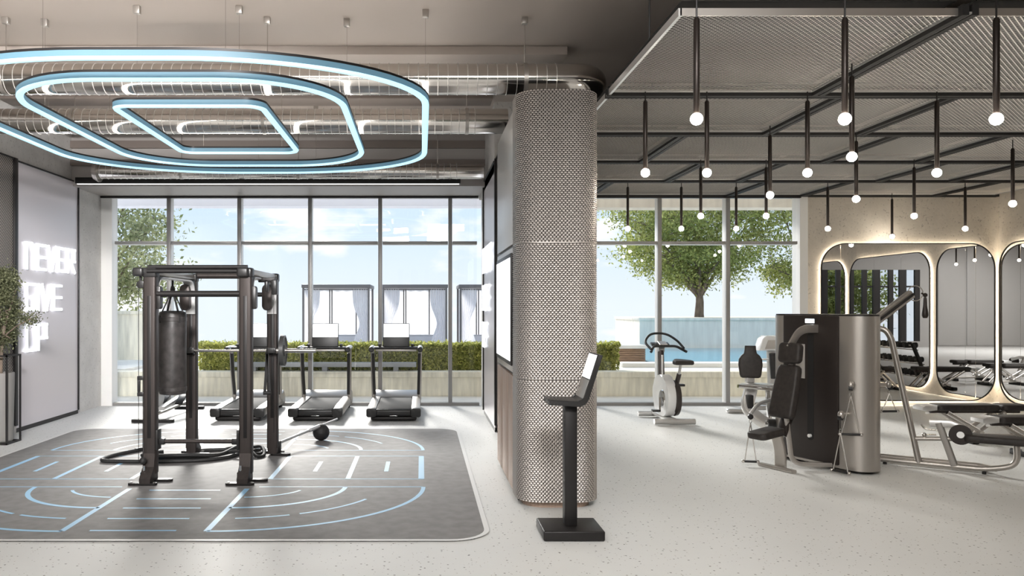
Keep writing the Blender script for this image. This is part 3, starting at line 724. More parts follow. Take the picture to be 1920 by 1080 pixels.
# ================================================================ MIRRORS with warm halos
def mirror(name_label, plane, a0, a1, z0, z1, rad, seams):
    """plane 'Y': on back wall, spans x; plane 'X': on right wall, spans y"""
    loc = ((a0 + a1) / 2, YB, z0) if plane == 'Y' else (XR, (a0 + a1) / 2, z0)
    t = thing('wall_mirror', name_label, 'mirror', loc, 'backlit rounded mirrors')
    wall = YB if plane == 'Y' else XR
    poly = rrect(a0, z0, a1, z1, rad, 12)
    def solid(pl, d0, d1):
        bm = BM(); prism(bm, pl, wall - d1, wall - d0, plane); return bm
    cuts = [a0] + seams + [a1]
    for c0, c1 in zip(cuts, cuts[1:]):
        bm = solid(poly, .048, .056)
        nrm = Vector((1, 0, 0)) if plane == 'Y' else Vector((0, 1, 0))
        for p, s in ((c0 + .0015, -1), (c1 - .0015, 1)):
            if (s < 0 and c0 == a0) or (s > 0 and c1 == a1): continue
            geom = bm.verts[:] + bm.edges[:] + bm.faces[:]
            r_ = bmesh.ops.bisect_plane(bm, geom=geom, plane_co=nrm * p, plane_no=nrm * s, clear_outer=True)
            bmesh.ops.holes_fill(bm, edges=[e_ for e_ in bm.edges if e_.is_boundary])
        obj('mirror_glass', bm, 'mirror', t, smooth=False)
    # black frame ring and led strip behind it
    def ringp(pl_in, pl_out, d0, d1, nm, mt):
        bm = BM(); n = len(pl_in)
        P3 = (lambda p, d: (p[0], wall - d, p[1])) if plane == 'Y' else (lambda p, d: (wall - d, p[0], p[1]))
        A = [bm.verts.new(P3(p, d0)) for p in pl_in]; B = [bm.verts.new(P3(p, d0)) for p in pl_out]; C = [bm.verts.new(P3(p, d1)) for p in pl_out]; D = [bm.verts.new(P3(p, d1)) for p in pl_in]
        for i in range(n):
            k = (i + 1) % n
            for X, Y in ((A, B), (B, C), (C, D), (D, A)): bm.faces.new((X[i], X[k], Y[k], Y[i]))
        obj(nm, bm, mt, t)
    ringp(poly, rrect(a0 - .016, z0 - .016, a1 + .016, z1 + .016, rad + .016, 12), .040, .066, 'frame', 'black')
    ringp(rrect(a0 + .05, z0 + .05, a1 - .05, z1 - .05, rad - .05, 12), rrect(a0 + .035, z0 + .035, a1 - .035, z1 - .035, rad - .035, 12), .006, .036, 'led_strip', 'led')
    b = BM()
    if plane == 'Y': box(b, (a0 + .5, YB - .047, z0 + .5), (a1 - .5, YB, z1 - .5))
    else: box(b, (XR - .047, a0 + .5, z0 + .5), (XR, a1 - .5, z1 - .5))
    obj('backing_box', b, 'black', t)
mirror('large backlit rounded mirror on the end wall behind the machine tower', 'Y', 7.03, 10.06, .10, 2.84, .42, [7.36, 9.73])
mirror('backlit rounded mirror on the right wall, nearest the corner', 'X', 12.38, 14.0, .10, 2.84, .42, [13.2])
mirror('backlit rounded mirror on the right wall, second from the corner', 'X', 9.2, 12.15, .10, 2.84, .42, [10.2, 11.2])
mirror('backlit rounded mirror on the right wall, third from the corner', 'X', 5.95, 8.95, .10, 2.84, .42, [6.9, 7.9])
b = BM(); box(b, (6.79, YB - .012, 0), (XR, YB, .06)); struct('baseboard_back', b, 'white', 'pale skirting below the large mirror')
# ================================================================ OUTSIDE: terrace, hedge, cabanas, pool, trees
b = BM(); box(b, (-40, YB + .1, -.3), (40, 15.6, -.01)); tag(obj('terrace_paving', b, 'stone'), 'pale stone terrace strip outside the windows', None, None, 'structure')
b = BM(); box(b, (-40, 15.62, -.3), (40, 15.95, .36)); box(b, (-40, 15.58, .36), (40, 15.98, .47), .008)
tag(obj('planter_wall', b, 'boardconc'), 'low board-marked concrete planter wall outside the windows', None, None, 'structure')
b = BM(); box(b, (-40, 15.98, -.3), (40, 27.2, .44)); tag(obj('upper_terrace', b, 'stone'), 'pale raised terrace behind the hedge', None, None, 'structure')
b = BM(); box(b, (1.5, 14.75, 3.57), (12, 15.2, 4.2)); struct('trim_12', b, 'paleconc', 'pale concrete canopy edge outside the pool window')
b = BM(); box(b, (-12, 14.75, 3.605), (1.5, 15.2, 4.2)); struct('trim_13', b, 'curtain', 'pale canopy edge outside the treadmill window')

def leaves(cent, n_per, spread, size, mname, par, name='foliage', flat=1.0, hollow=False):
    cent = np.asarray(cent, float); n = len(cent) * n_per
    idx = np.repeat(np.arange(len(cent)), n_per)
    d = rng.normal(size=(n, 3)); 
    if hollow: d /= np.linalg.norm(d, axis=1)[:, None]; d *= rng.uniform(.6, 1.05, (n, 1))
    d[:, 2] *= flat
    c = cent[idx] + d * spread
    leaf_quads(c, size, mname, par, name)
def leaf_quads(c, size, mname, par, name='foliage'):
    n = len(c)
    u = rng.normal(size=(n, 3)); u /= np.linalg.norm(u, axis=1)[:, None]
    w = rng.normal(size=(n, 3)); v = np.cross(u, w); v /= np.linalg.norm(v, axis=1)[:, None]
    s = size * rng.uniform(.6, 1.3, (n, 1))
    # leaf: pointed quad
    V = np.stack([c - u * s, c + v * s * .45, c + u * s, c - v * s * .45], 1).reshape(-1, 3)
    Fq = np.arange(n * 4).reshape(-1, 4)
    return tag(np_obj(name, V, Fq, mname, par), None, None, None, 'stuff')

# hedge and the plank bench before it
t = thing('hedge', 'long clipped green hedge on the planter outside the windows', 'hedge', (-.25, 16.3, .47))
b = BM(); box(b, (-4.4, 16.12, .45), (3.9, 16.62, .92)); obj('hedge_core', b, 'soil', t)
n = 42000
c = np.stack([rng.uniform(-4.47, 3.97, n), rng.uniform(16.02, 16.72, n), rng.uniform(.47, .99, n)], 1)
k = rng.random(n); c[:, 1] = np.where(k < .62, 16.05 + np.abs(rng.normal(0, .035, n)), c[:, 1]); c[:, 2] = np.where(k > .78, .95 + np.abs(rng.normal(0, .03, n)), c[:, 2])
m_ = k > .97; c[m_, 0] = np.where(rng.random(m_.sum()) < .5, -4.47, 3.97)
leaf_quads(c, .036, 'leafhedge', t)
t = thing('plank_bench', 'low grey plank bench in front of the hedge outside', 'bench', (-1.9, 15.9, .47))
b = BM(); box(b, (-3.72, 15.68, .555), (-.1, 15.92, .64), .006); obj('seat', b, 'greypl', t)
for x in (-3.3, -1.9, -.5):
    b = BM(); box(b, (x - .05, 15.7, .47), (x + .05, 15.9, .555)); obj('leg', b, 'greypl', t)

# cabanas
def cabana(x0, x1, label):
    y0, y1, z0, z1 = 24.0, 25.9, .44, 2.30
    t = thing('cabana', label, 'cabana', ((x0 + x1) / 2, 25, z0), 'white curtained cabanas')
    b = BM(); box(b, (x0 - .02, y0 - .05, z1), (x1 + .02, y1 + .05, z1 + .10), .008); obj('roof', b, 'cab', t)
    for x in (x0 + .03, x1 - .03):
        for y in (y0, y1):
            b = BM(); box(b, (x - .03, y - .03, z0), (x + .03, y + .03, z1)); obj('post', b, 'cab', t)
    for f in (.31, .345, .73):
        b = BM(); box(b, (x0 + (x1 - x0) * f - .018, y1 - .20, z0), (x0 + (x1 - x0) * f + .018, y1 - .16, z1)); obj('rear_slat', b, 'cab', t)
    b = BM(); cyl(b, (x0 + .05, y0 + .04, z1 - .05), (x1 - .05, y0 + .04, z1 - .05), .015, 8); obj('curtain_rail', b, 'cab', t)
    def curtain(xa, xb, y, pinch, name='curtain'):
        nx, nz = 40, 14; V = []
        for j in range(nz + 1):
            f = j / nz; z = z0 + .03 + (z1 - z0 - .06) * f
            s = 1 - pinch * math.exp(-((f - .42) / .22) ** 2)
            for i in range(nx + 1):
                g_ = i / nx; xx = (xa + (xb - xa) * g_ * s) if pinch >= 0 else xb - (xb - xa) * (1 - g_) * (1 + (s - 1) * -1)
                V.append((xx, y + .03 * math.sin(g_ * 40), z))
        w = nx + 1
        return np_obj(name, V, [(j * w + i, j * w + i + 1, (j + 1) * w + i + 1, (j + 1) * w + i) for j in range(nz) for i in range(nx)], 'curtain', t, smooth=True)
    curtain(x0 + .06, x0 + .52, y0 + .05, .45); curtain(x1 - .06, x1 - .52, y0 + .05, .45)
    curtain(x0 + .06, x1 - .06, y1 - .1, 0.0, 'rear_curtain')
    b = BM(); box(b, (x0 + .2, y0 + .5, z0), (x1 - .2, y1 - .3, z0 + .4), .05); obj('day_bed', b, 'curtain', t)
cabana(-3.57, -1.55, 'white curtained cabana behind the hedge, leftmost of the three')
cabana(-1.17, .78, 'white curtained cabana behind the hedge, middle of the three')
cabana(1.15, 3.15, 'white curtained cabana behind the hedge, partly hidden by the partition')

# pool and its surround
b = BM(); box(b, (5.15, 17.6, .44), (13, 23.9, .50)); tag(obj('pool_water', b, 'water', loc=(8, 20, .44)), 'turquoise pool water beyond the exercise bike', 'pool')
b = BM(); box(b, (4.3, 17.1, .44), (13, 17.6, .53), .01); tag(obj('pool_coping', b, 'stone'), 'pale stone edge of the pool', None, None, 'structure')
t = thing('teak_bench', 'slatted teak block bench beside the pool and hedge', 'bench', (4.6, 18.6, .44))
for k in range(6):
    b = BM(); box(b, (4.4 + .0, 18.2, .47 + k * .052), (5.1, 19.2, .515 + k * .052), .004); obj('slat', b, 'teak', t)
b = BM(); box(b, (4.37, 18.15, .785), (5.12, 19.25, .86), .006); obj('top', b, 'stone', t)
b = BM(); box(b, (4.45, 18.25, .44), (5.05, 19.15, .785)); obj('core', b, 'teak', t)
b = BM(); box(b, (6.55, 24, -.2), (18, 27, 1.32)); box(b, (6.52, 23.96, 1.32), (18, 27.02, 1.40), .01); tag(obj('tree_planter_wall', b, 'paleconc'), 'tall pale concrete planter wall behind the pool', None, None, 'structure')
b = BM(); box(b, (-16, 19, -.2), (-6.3, 20.5, 1.55)); box(b, (-16, 18.96, 1.55), (-6.28, 20.5, 1.63), .01); tag(obj('terrace_wall', b, 'boardconc'), 'tall concrete terrace wall on the left under the tree', None, None, 'structure')
b = BM(); box(b, (-16, 15.95, .44), (-5.9, 18.6, .50), .01); tag(obj('terrace_step', b, 'stone'), 'pale stone ledge below the left terrace wall', None, None, 'structure')

def tree(name, label, base, trunk_h, trunk_r, crown_c, crown_r, n_prim, leaf, size, n_per, seed, lean=(0, 0), loose=.26, sub=7):
    R = random.Random(seed); t = thing(name, label, 'tree', base)
    base = Vector(base); top = base + Vector((lean[0], lean[1], trunk_h)); cc = Vector(crown_c)
    b = BM()
    def limb(pts, r0, r1, n=8):
        pr = None; k = len(pts); rings = []
        for i, p in enumerate(pts):
            d = (pts[min(i + 1, k - 1)] - pts[max(i - 1, 0)]).normalized(); s = d.orthogonal().normalized() if pr is None else (pr - d * pr.dot(d)).normalized(); pr = s; u = d.cross(s)
            r = r0 + (r1 - r0) * i / (k - 1)
            rings.append([b.verts.new(p + (s * math.cos(2*PI*j/n) + u * math.sin(2*PI*j/n)) * r) for j in range(n)])
        for A, B in zip(rings, rings[1:]):
            for j in range(n): b.faces.new((A[j], A[(j+1) % n], B[(j+1) % n], B[j]))
        b.faces.new(rings[-1])
    limb([base - Vector((0, 0, .05)), base + (top - base) * .15, base + (top - base) * .6 + Vector((.02, 0, 0)), top], trunk_r * 1.35, trunk_r * .85, 10)
    cents = []
    for i in range(n_prim):
        a = 2 * PI * i / n_prim + R.uniform(-.3, .3); el = R.choice([-.45, -.1, .25, .6, .95])
        if i == 0: tip = cc + Vector((0, 0, crown_r[2] * .85))
        else: tip = cc + Vector((math.cos(a) * crown_r[0] * .85 * math.cos(el * .9), math.sin(a) * crown_r[1] * .85 * math.cos(el * .9), crown_r[2] * math.sin(el)))
        st = base + (top - base) * R.uniform(.66, 1.0)
        mid = st.lerp(tip, .45) + Vector((R.uniform(-.15, .15), R.uniform(-.15, .15), R.uniform(.0, .25)))
        limb([st, st.lerp(mid, .5), mid, tip], trunk_r * (.75 if i == 0 else R.uniform(.42, .6)), trunk_r * .08, 7)
        for j in range(sub):
            f = R.uniform(.3, 1.0); p = mid.lerp(tip, f) if R.random() < .75 else st.lerp(mid, R.uniform(.55, 1))
            e_ = p + Vector((R.gauss(0, .33) * crown_r[0], R.gauss(0, .33) * crown_r[1], R.gauss(0.03, .26) * crown_r[2]))
            q = Vector(((e_.x - cc.x) / crown_r[0], (e_.y - cc.y) / crown_r[1], (e_.z - cc.z) / crown_r[2]))
            if q.length > 1: q.normalize(); e_ = cc + Vector((q.x * crown_r[0], q.y * crown_r[1], q.z * crown_r[2]))
            limb([p, p.lerp(e_, .5) + Vector((0, 0, .06)), e_], trunk_r * .12, trunk_r * .03, 5)
            for f2 in (.45, .75, 1.0): cents.append(tuple(p.lerp(e_, f2)))
        cents.append(tuple(tip))
    obj('trunk', b, 'bark', t)
    leaves(cents, n_per, loose, size, leaf, t, flat=.75)
    return t
tree('maple_tree', 'leafy green tree with forked trunk on the planter behind the pool', (8.82, 25.4, 1.38), .85, .12, (8.6, 25.4, 4.35), (2.9, 2.2, 1.85), 17, 'leaf', .056, 78, 5, loose=.23, sub=9)
tree('maple_tree', 'green tree partly cut by the right window jamb', (12.35, 24.8, 1.38), 1.0, .13, (12.1, 24.8, 3.75), (1.85, 1.6, 1.8), 9, 'leaf', .055, 58, 9, loose=.2, sub=8)
tree('garden_tree', 'grey green tree outside the left end of the window', (-8.6, 21.5, .44), 1.9, .10, (-7.9, 21.5, 3.3), (1.85, 1.6, 1.75), 10, 'leafdull', .07, 34, 21, (.1, 0), .24, 8)
tree('garden_tree', 'bushy green tree behind the camera, seen in the mirrors', (1.0, -10.5, -.3), 1.0, .14, (1.4, -10.5, 1.9), (4.2, 1.5, 2.0), 12, 'leaf', .11, 60, 4, loose=.35)
b = BM(); box(b, (-12, -16, -.5), (16, YR - .31, -.3)); tag(obj('rear_terrace', b, 'stone'), 'paved ground outside the rear window', None, None, 'structure')
# ================================================================ CABLE RIG
XA, XB, YF, YK = -2.68, -1.735, 7.93, 9.35
rig = thing('training_rig', 'tall dark four-post cable training rig standing on the printed mat', 'training rig', ((XA + XB) / 2, 8.64, .01))
ZT = 2.10
for x in (XA, XB):
    for y in (YF, YK):
        b = BM(); sweep(b, [(x, y, .10), (x, y, ZT - .06)], rprof(.125, .11, .018, 4), up=(0, 1, 0)); p = obj('post', b, 'bronze', rig)
        b = BM(); box(b, (x - .018, y - .0575, .45), (x + .018, y - .054, ZT - .25), .001); obj('front_slot', b, 'black', p)
        sy = -1 if y == YF else 1
        # foot: sloped shoe, cross plates and pads
        b = BM()
        prism(b, [(y - sy * .05, .03), (y + sy * .19, .03), (y + sy * .19, .075), (y + sy * .075, .17), (y + sy * .055, .30), (y - sy * .05, .30)], x - .055, x + .055, 'X', .006)
        obj('foot', b, 'bronze', rig)
        b = BM(); prism(b, rrect(x - .17, y + sy * .15 - .035, x + .11, y + sy * .15 + .035, .03, 5), .010, .034, 'Z', .004)
        prism(b, rrect(x - .02, y - sy * .02 - .04, x + .21, y - sy * .02 + .04, .035, 5), .010, .036, 'Z', .004); obj('foot_plate', b, 'black', rig)
        for dx in (-.14, .08):
            b = BM(); cyl(b, (x + dx, y + sy * .15, .034), (x + dx, y + sy * .15, .042), .012, 10); obj('bolt', b, 'steel', rig)
        b = BM(); box(b, (x - .065, y + sy * .10 - .03, .07), (x - .005, y + sy * .10 + .05, .13), .008); obj('foot_block', b, 'black', rig)
        b = BM(); cyl(b, (x - .035, y + sy * .1, .13), (x - .035, y + sy * .1, .19), .014, 10); obj('pin', b, 'chrome', rig)
        # corner cap
        b = BM(); box(b, (x - .07, y - .062, ZT - .07), (x + .07, y + .062, ZT + .03), .02, 3); obj('corner_cap', b, 'blackp', rig)
b = BM(); ball(b, (XA - .045, YF - .10, .235), .036, 14); obj('pulley_ball', b, 'rubber', rig)
for x in (XA, XB):
    # pale arch lining between the front and the back posts, on either side of the beam
    pts = fillet([(x, YF + .068, 1.66), (x, YF + .068, ZT - .062), (x, YK - .068, ZT - .062), (x, YK - .068, 1.66)], .20, 10)
    b = BM(); sweep(b, pts, rprof(.022, .112, .008), up=(1, 0, 0)); obj('arch_lining', b, 'palelining', rig)
    b = BM(); box(b, (x - .05, YF - .02, ZT - .045), (x + .05, YK + .02, ZT + .02), .014); obj('side_beam', b, 'satin', rig)
    for y, s in ((YF, 1), (YK, -1)):
        b = BM(); prism(b, [(y + s * .05, ZT - .05), (y + s * .22, ZT - .05), (y + s * .13, ZT - .075), (y + s * .085, ZT - .15), (y + s * .066, ZT - .30), (y + s * .05, ZT - .32)], x - .052, x + .052, 'X', .006); obj('gusset', b, 'black', rig)
    # rounded pulley housing on the back post
    b = BM(); prism(b, rrect(x - .065 - .03, 1.70, x + .045 - .03, ZT - .10, .052, 8), YK - .17, YK - .06, 'Y', .008); obj('pulley_housing', b, 'bronze', rig)
    b = BM(); prism(b, rrect(x + .05, 1.72, x + .10, ZT - .15, .024, 6), YF - .02, YF + .06, 'Y', .006); obj('pulley_guard', b, 'blackp', rig)
# front header: two tubes and their end blocks
for z, y in ((ZT + .035, YF - .03), (ZT - .005, YF - .055)):
    b = BM(); cyl(b, (XA - .02, y, z), (XB + .02, y, z), .022, 14); obj('header_tube', b, 'black', rig)
b = BM(); box(b, (XA - .155, YF - .10, ZT - .055), (XA - .05, YF + .02, ZT + .03), .02, 3); obj('header_block', b, 'blackp', rig)
b = BM(); box(b, (XB - .075, YF - .11, ZT - .065), (XB + .04, YF - .05, ZT + .03), .02, 3); obj('header_block', b, 'blackp', rig)
b = BM(); cyl(b, (XA + .05, YK, ZT + .005), (XB - .05, YK, ZT + .005), .036, 14); obj('back_tube', b, 'bronze', rig)
b = BM(); cyl(b, (XA + .06, YF, 1.872), (XB - .06, YF, 1.872), .031, 16); obj('pull_up_bar', b, 'black', rig)
b = BM(); cyl(b, (XA + .06, YK, 1.885), (XB - .06, YK, 1.885), .026, 16); obj('pull_up_bar', b, 'black', rig)
b = BM(); cyl(b, (XA + .09, YF, .41), (XB - .09, YF, .41), .021, 12); obj('low_bar', b, 'bronze', rig)
for x, s in ((XA, 1), (XB, -1)):
    b = BM(); box(b, (min(x + s*.06, x + s*.085), YF - .06, .33), (max(x + s*.06, x + s*.085), YF + .06, .53), .006); box(b, (min(x + s*.08, x + s*.14), YF - .03, .38), (max(x + s*.08, x + s*.14), YF + .03, .44), .008); obj('bar_bracket', b, 'blackp', rig)
# cables with pulleys on the front left post, a cable column on the right
for dx in (-.115, -.073):
    b = BM(); cyl(b, (XA + dx, YF - .02, .2), (XA + dx, YF - .02, 1.97), .0035, 6); obj('cable', b, 'black', rig)
b = BM(); lathe(b, (XA - .095, YF - .02, 1.965), [(.03, -.012), (.04, -.009), (.036, 0), (.04, .009), (.03, .012)], 20, 'Y'); obj('pulley_wheel', b, 'blackp', rig)
b = BM(); box(b, (XA - .105, YF - .03, 1.99), (XA - .085, YF - .01, 2.06)); obj('pulley_hook', b, 'black', rig)
b = BM(); box(b, (XA - .125, YF - .04, .86), (XA - .06, YF + .0, .90), .006); box(b, (XA - .125, YF - .035, .90), (XA - .10, YF - .005, 1.04), .005); box(b, (XA - .125, YF - .04, 1.02), (XA - .06, YF, 1.06), .006); obj('carriage', b, 'blackp', rig)
for dx, z0 in ((.13, .95), (.20, .42)):
    b = BM(); cyl(b, (XB + dx - .02, YF + .5, z0), (XB + dx - .02, YF + .5, 2.0), .0035, 6); obj('cable', b, 'black', rig)
b = BM(); box(b, (XB + .085, YF + .47, 1.90), (XB + .125, YF + .53, 2.03), .01); box(b, (XB + .16, YF + .45, 1.87), (XB + .22, YF + .55, 2.03), .012); obj('pulley_housing', b, 'blackp', rig)
b = BM(); box(b, (XB + .02, YF + .47, 2.0), (XB + .2, YF + .53, 2.05), .008); obj('pulley_arm', b, 'black', rig)
# hanging strap handle on the right cable
b = BM(); sweep(b, [(XB + .11, YF + .5, 1.25), (XB + .10, YF + .5, 1.05), (XB + .085, YF + .5, .84)], rprof(.03, .008, .003)); sweep(b, [(XB + .11, YF + .5, 1.25), (XB + .125, YF + .5, 1.05), (XB + .135, YF + .5, .84)], rprof(.03, .008, .003)); cyl(b, (XB + .07, YF + .5, .835), (XB + .15, YF + .5, .835), .02, 12); obj('strap_handle', b, 'rubber', rig)
for x, y, r in ((XA, YK, .03), (XB, YK, .03)):
    b = BM(); lathe(b, (x + .01, y - .06, 1.245), [(r, -.012), (r, 0), (r * .6, 0), (r * .6, .004)], 16, 'Y'); obj('j_hook_bolt', b, 'chrome', rig)
for x in (XA, XB):
    b = BM(); box(b, (x - .055, YK - .135, 1.19), (x + .055, YK - .055, 1.21), .004); box(b, (x - .055, YK - .135, 1.19), (x + .055, YK - .12, 1.27), .004); obj('j_hook', b, 'blackp', rig)
# bag bracket under the left beam
b = BM(); box(b, (XA - .03, 8.56, ZT - .07), (XA + .03, 8.68, ZT - .04), .005); cyl(b, (XA, 8.62, ZT - .13), (XA, 8.62, ZT - .06), .012, 10); obj('bag_bracket', b, 'blackp', rig)

t = thing('punching_bag', 'worn black leather punching bag hanging inside the rig', 'punching bag', (XA, 8.62, .80))
b = BM(); lathe(b, (XA, 8.62, 0), [(.10, .80), (.135, .808), (.145, .835), (.147, 1.0), (.145, 1.25), (.146, 1.5), (.146, 1.655), (.137, 1.685), (.10, 1.70)], 32); obj('body', b, 'bagl', t)
for z in (.86, 1.61):
    b = BM(); lathe(b, (XA, 8.62, z), [(.146, -.022), (.1505, -.018), (.1505, .018), (.146, .022)], 32); obj('band', b, 'bagl', t)
for a in range(4):
    an = PI / 4 + a * PI / 2; p = (XA + .115 * math.cos(an), 8.62 + .115 * math.sin(an))
    b = BM(); sweep(b, [(XA, 8.62, 1.93), (p[0], p[1], 1.70), (XA + .149 * math.cos(an), 8.62 + .149 * math.sin(an), 1.64), (XA + .149 * math.cos(an), 8.62 + .149 * math.sin(an), 1.57)], rprof(.024, .006, .002)); obj('strap', b, 'rubber', t)
b = BM(); lathe(b, (XA, 8.62, 1.935), [(.02, -.03), (.028, -.01), (.02, .02), (.012, .035)], 14); obj('swivel', b, 'blackp', t)

t = thing('barbell', 'long steel barbell resting across the back hooks of the rig', 'barbell', (-1.94, 9.245, 1.225))
b = BM(); cyl(b, (-2.66, 9.255, 1.235), (-1.66, 9.255, 1.235), .015, 14); obj('shaft', b, 'steel', t)
b = BM(); cyl(b, (-1.66, 9.255, 1.235), (-1.22, 9.255, 1.235), .025, 16); lathe(b, (-1.655, 9.255, 1.235), [(.025, -.02), (.037, -.018), (.037, .018), (.025, .02)], 18, 'X'); obj('sleeve', b, 'steel', t)
t = thing('weight_plate', 'dark round weight plate on the barbell sleeve', 'weight plate', (-1.60, 9.255, 1.06))
b = BM(); lathe(b, (-1.60, 9.255, 1.235), [(.027, -.03), (.06, -.03), (.065, -.015), (.15, -.015), (.155, -.026), (.178, -.024), (.178, .024), (.155, .026), (.15, .015), (.065, .015), (.06, .03), (.027, .03)], 32, 'X'); obj('disc', b, 'plate', t)
b = BM(); lathe(b, (-1.60, 9.255, 1.235), [(.027, -.034), (.045, -.034), (.045, .034), (.027, .034)], 24, 'X'); obj('hub', b, 'steel', t)

t = thing('landmine_bar', 'slanted silver landmine bar pivoting at the rig foot', 'landmine bar', (-1.5, 9.8, .01))
d0 = Vector((-1.69, 9.46, .13)); d1 = Vector((-1.13, 10.75, .235)); dd = (d1 - d0)
b = BM(); cyl(b, d0, d0 + dd * .66, .017, 12); cyl(b, d0 + dd * .5, d0 + dd * .66, .025, 14); obj('bar', b, 'greyal', t)
b = BM(); cyl(b, d0 + dd * .66, d1, .012, 12); obj('tip', b, 'greyal', t)
b = BM(); box(b, (-1.76, 9.42, .035), (-1.66, 9.50, .16), .01); obj('pivot', b, 'blackp', t)
t = thing('medicine_ball', 'black rubber ball on the floor with the landmine bar', 'ball', (-1.31, 10.36, .01))
pc = d0 + dd * .70
b = BM(); ball(b, (pc.x, pc.y, .118), .108, 28); obj('shell', b, 'rubber', t)
b = BM(); lathe(b, (pc.x, pc.y, .118), [(.1075, -.006), (.1095, -.003), (.1095, .003), (.1075, .006)], 28); obj('seam_band', b, 'blackp', t)

t = thing('battle_rope', 'thick black battle rope coiled on the mat between the rig posts', 'rope', (-2.5, 8.8, .01))
def smooth(pts, n=8):
    P_ = [Vector(p) for p in pts]; o = []
    for i in range(len(P_) - 1):
        p0, p1, p2, p3 = P_[max(i-1, 0)], P_[i], P_[i+1], P_[min(i+2, len(P_)-1)]
        for j in range(n):
            s = j / n
            o.append(.5 * ((2*p1) + (p2-p0)*s + (2*p0-5*p1+4*p2-p3)*s*s + (3*p1-p0-3*p2+p3)*s**3))
    o.append(P_[-1]); return o
q = .032
b = BM(); tube(b, smooth([(-3.38, 9.55, q), (-3.55, 9.2, q), (-3.56, 8.92, q), (-3.35, 8.86, q), (-2.9, 8.85, q), (-2.45, 8.92, q), (-2.2, 9.1, q), (-2.1, 9.35, q), (-1.95, 9.55, q), (-1.86, 9.5, q), (-1.9, 9.3, q), (-2.1, 9.22, q + .05), (-2.35, 9.25, q), (-2.6, 9.05, q), (-2.95, 8.97, q + .02), (-3.15, 9.05, q), (-3.05, 9.2, q), (-2.85, 9.14, q), (-2.75, 9.2, q)], 8), .022, 10); obj('rope_strand', b, 'rubber', t)
b = BM(); tube(b, smooth([(-2.72, 9.42, q), (-2.55, 9.55, q), (-2.25, 9.6, q), (-2.2, 9.45, q + .05), (-2.3, 9.1, q + .03), (-2.55, 8.97, q + .05), (-2.9, 8.92, q + .05), (-3.12, 8.96, q + .045), (-3.1, 9.1, q + .045), (-2.95, 9.16, q + .05)], 8), .022, 10); obj('rope_strand', b, 'rubber', t)
b = BM(); tube(b, smooth([(-2.35, 9.62, q), (-2.15, 9.5, q + .045), (-2.0, 9.3, q + .05), (-1.88, 9.15, q), (-1.82, 9.25, q), (-1.9, 9.5, q + .05), (-2.1, 9.68, q)], 8), .02, 10); obj('rope_strand', b, 'rubber', t)
b = BM(); cyl(b, (-3.40, 9.52, q), (-3.36, 9.60, q), .027, 12); obj('rope_end', b, 'blackp', t)

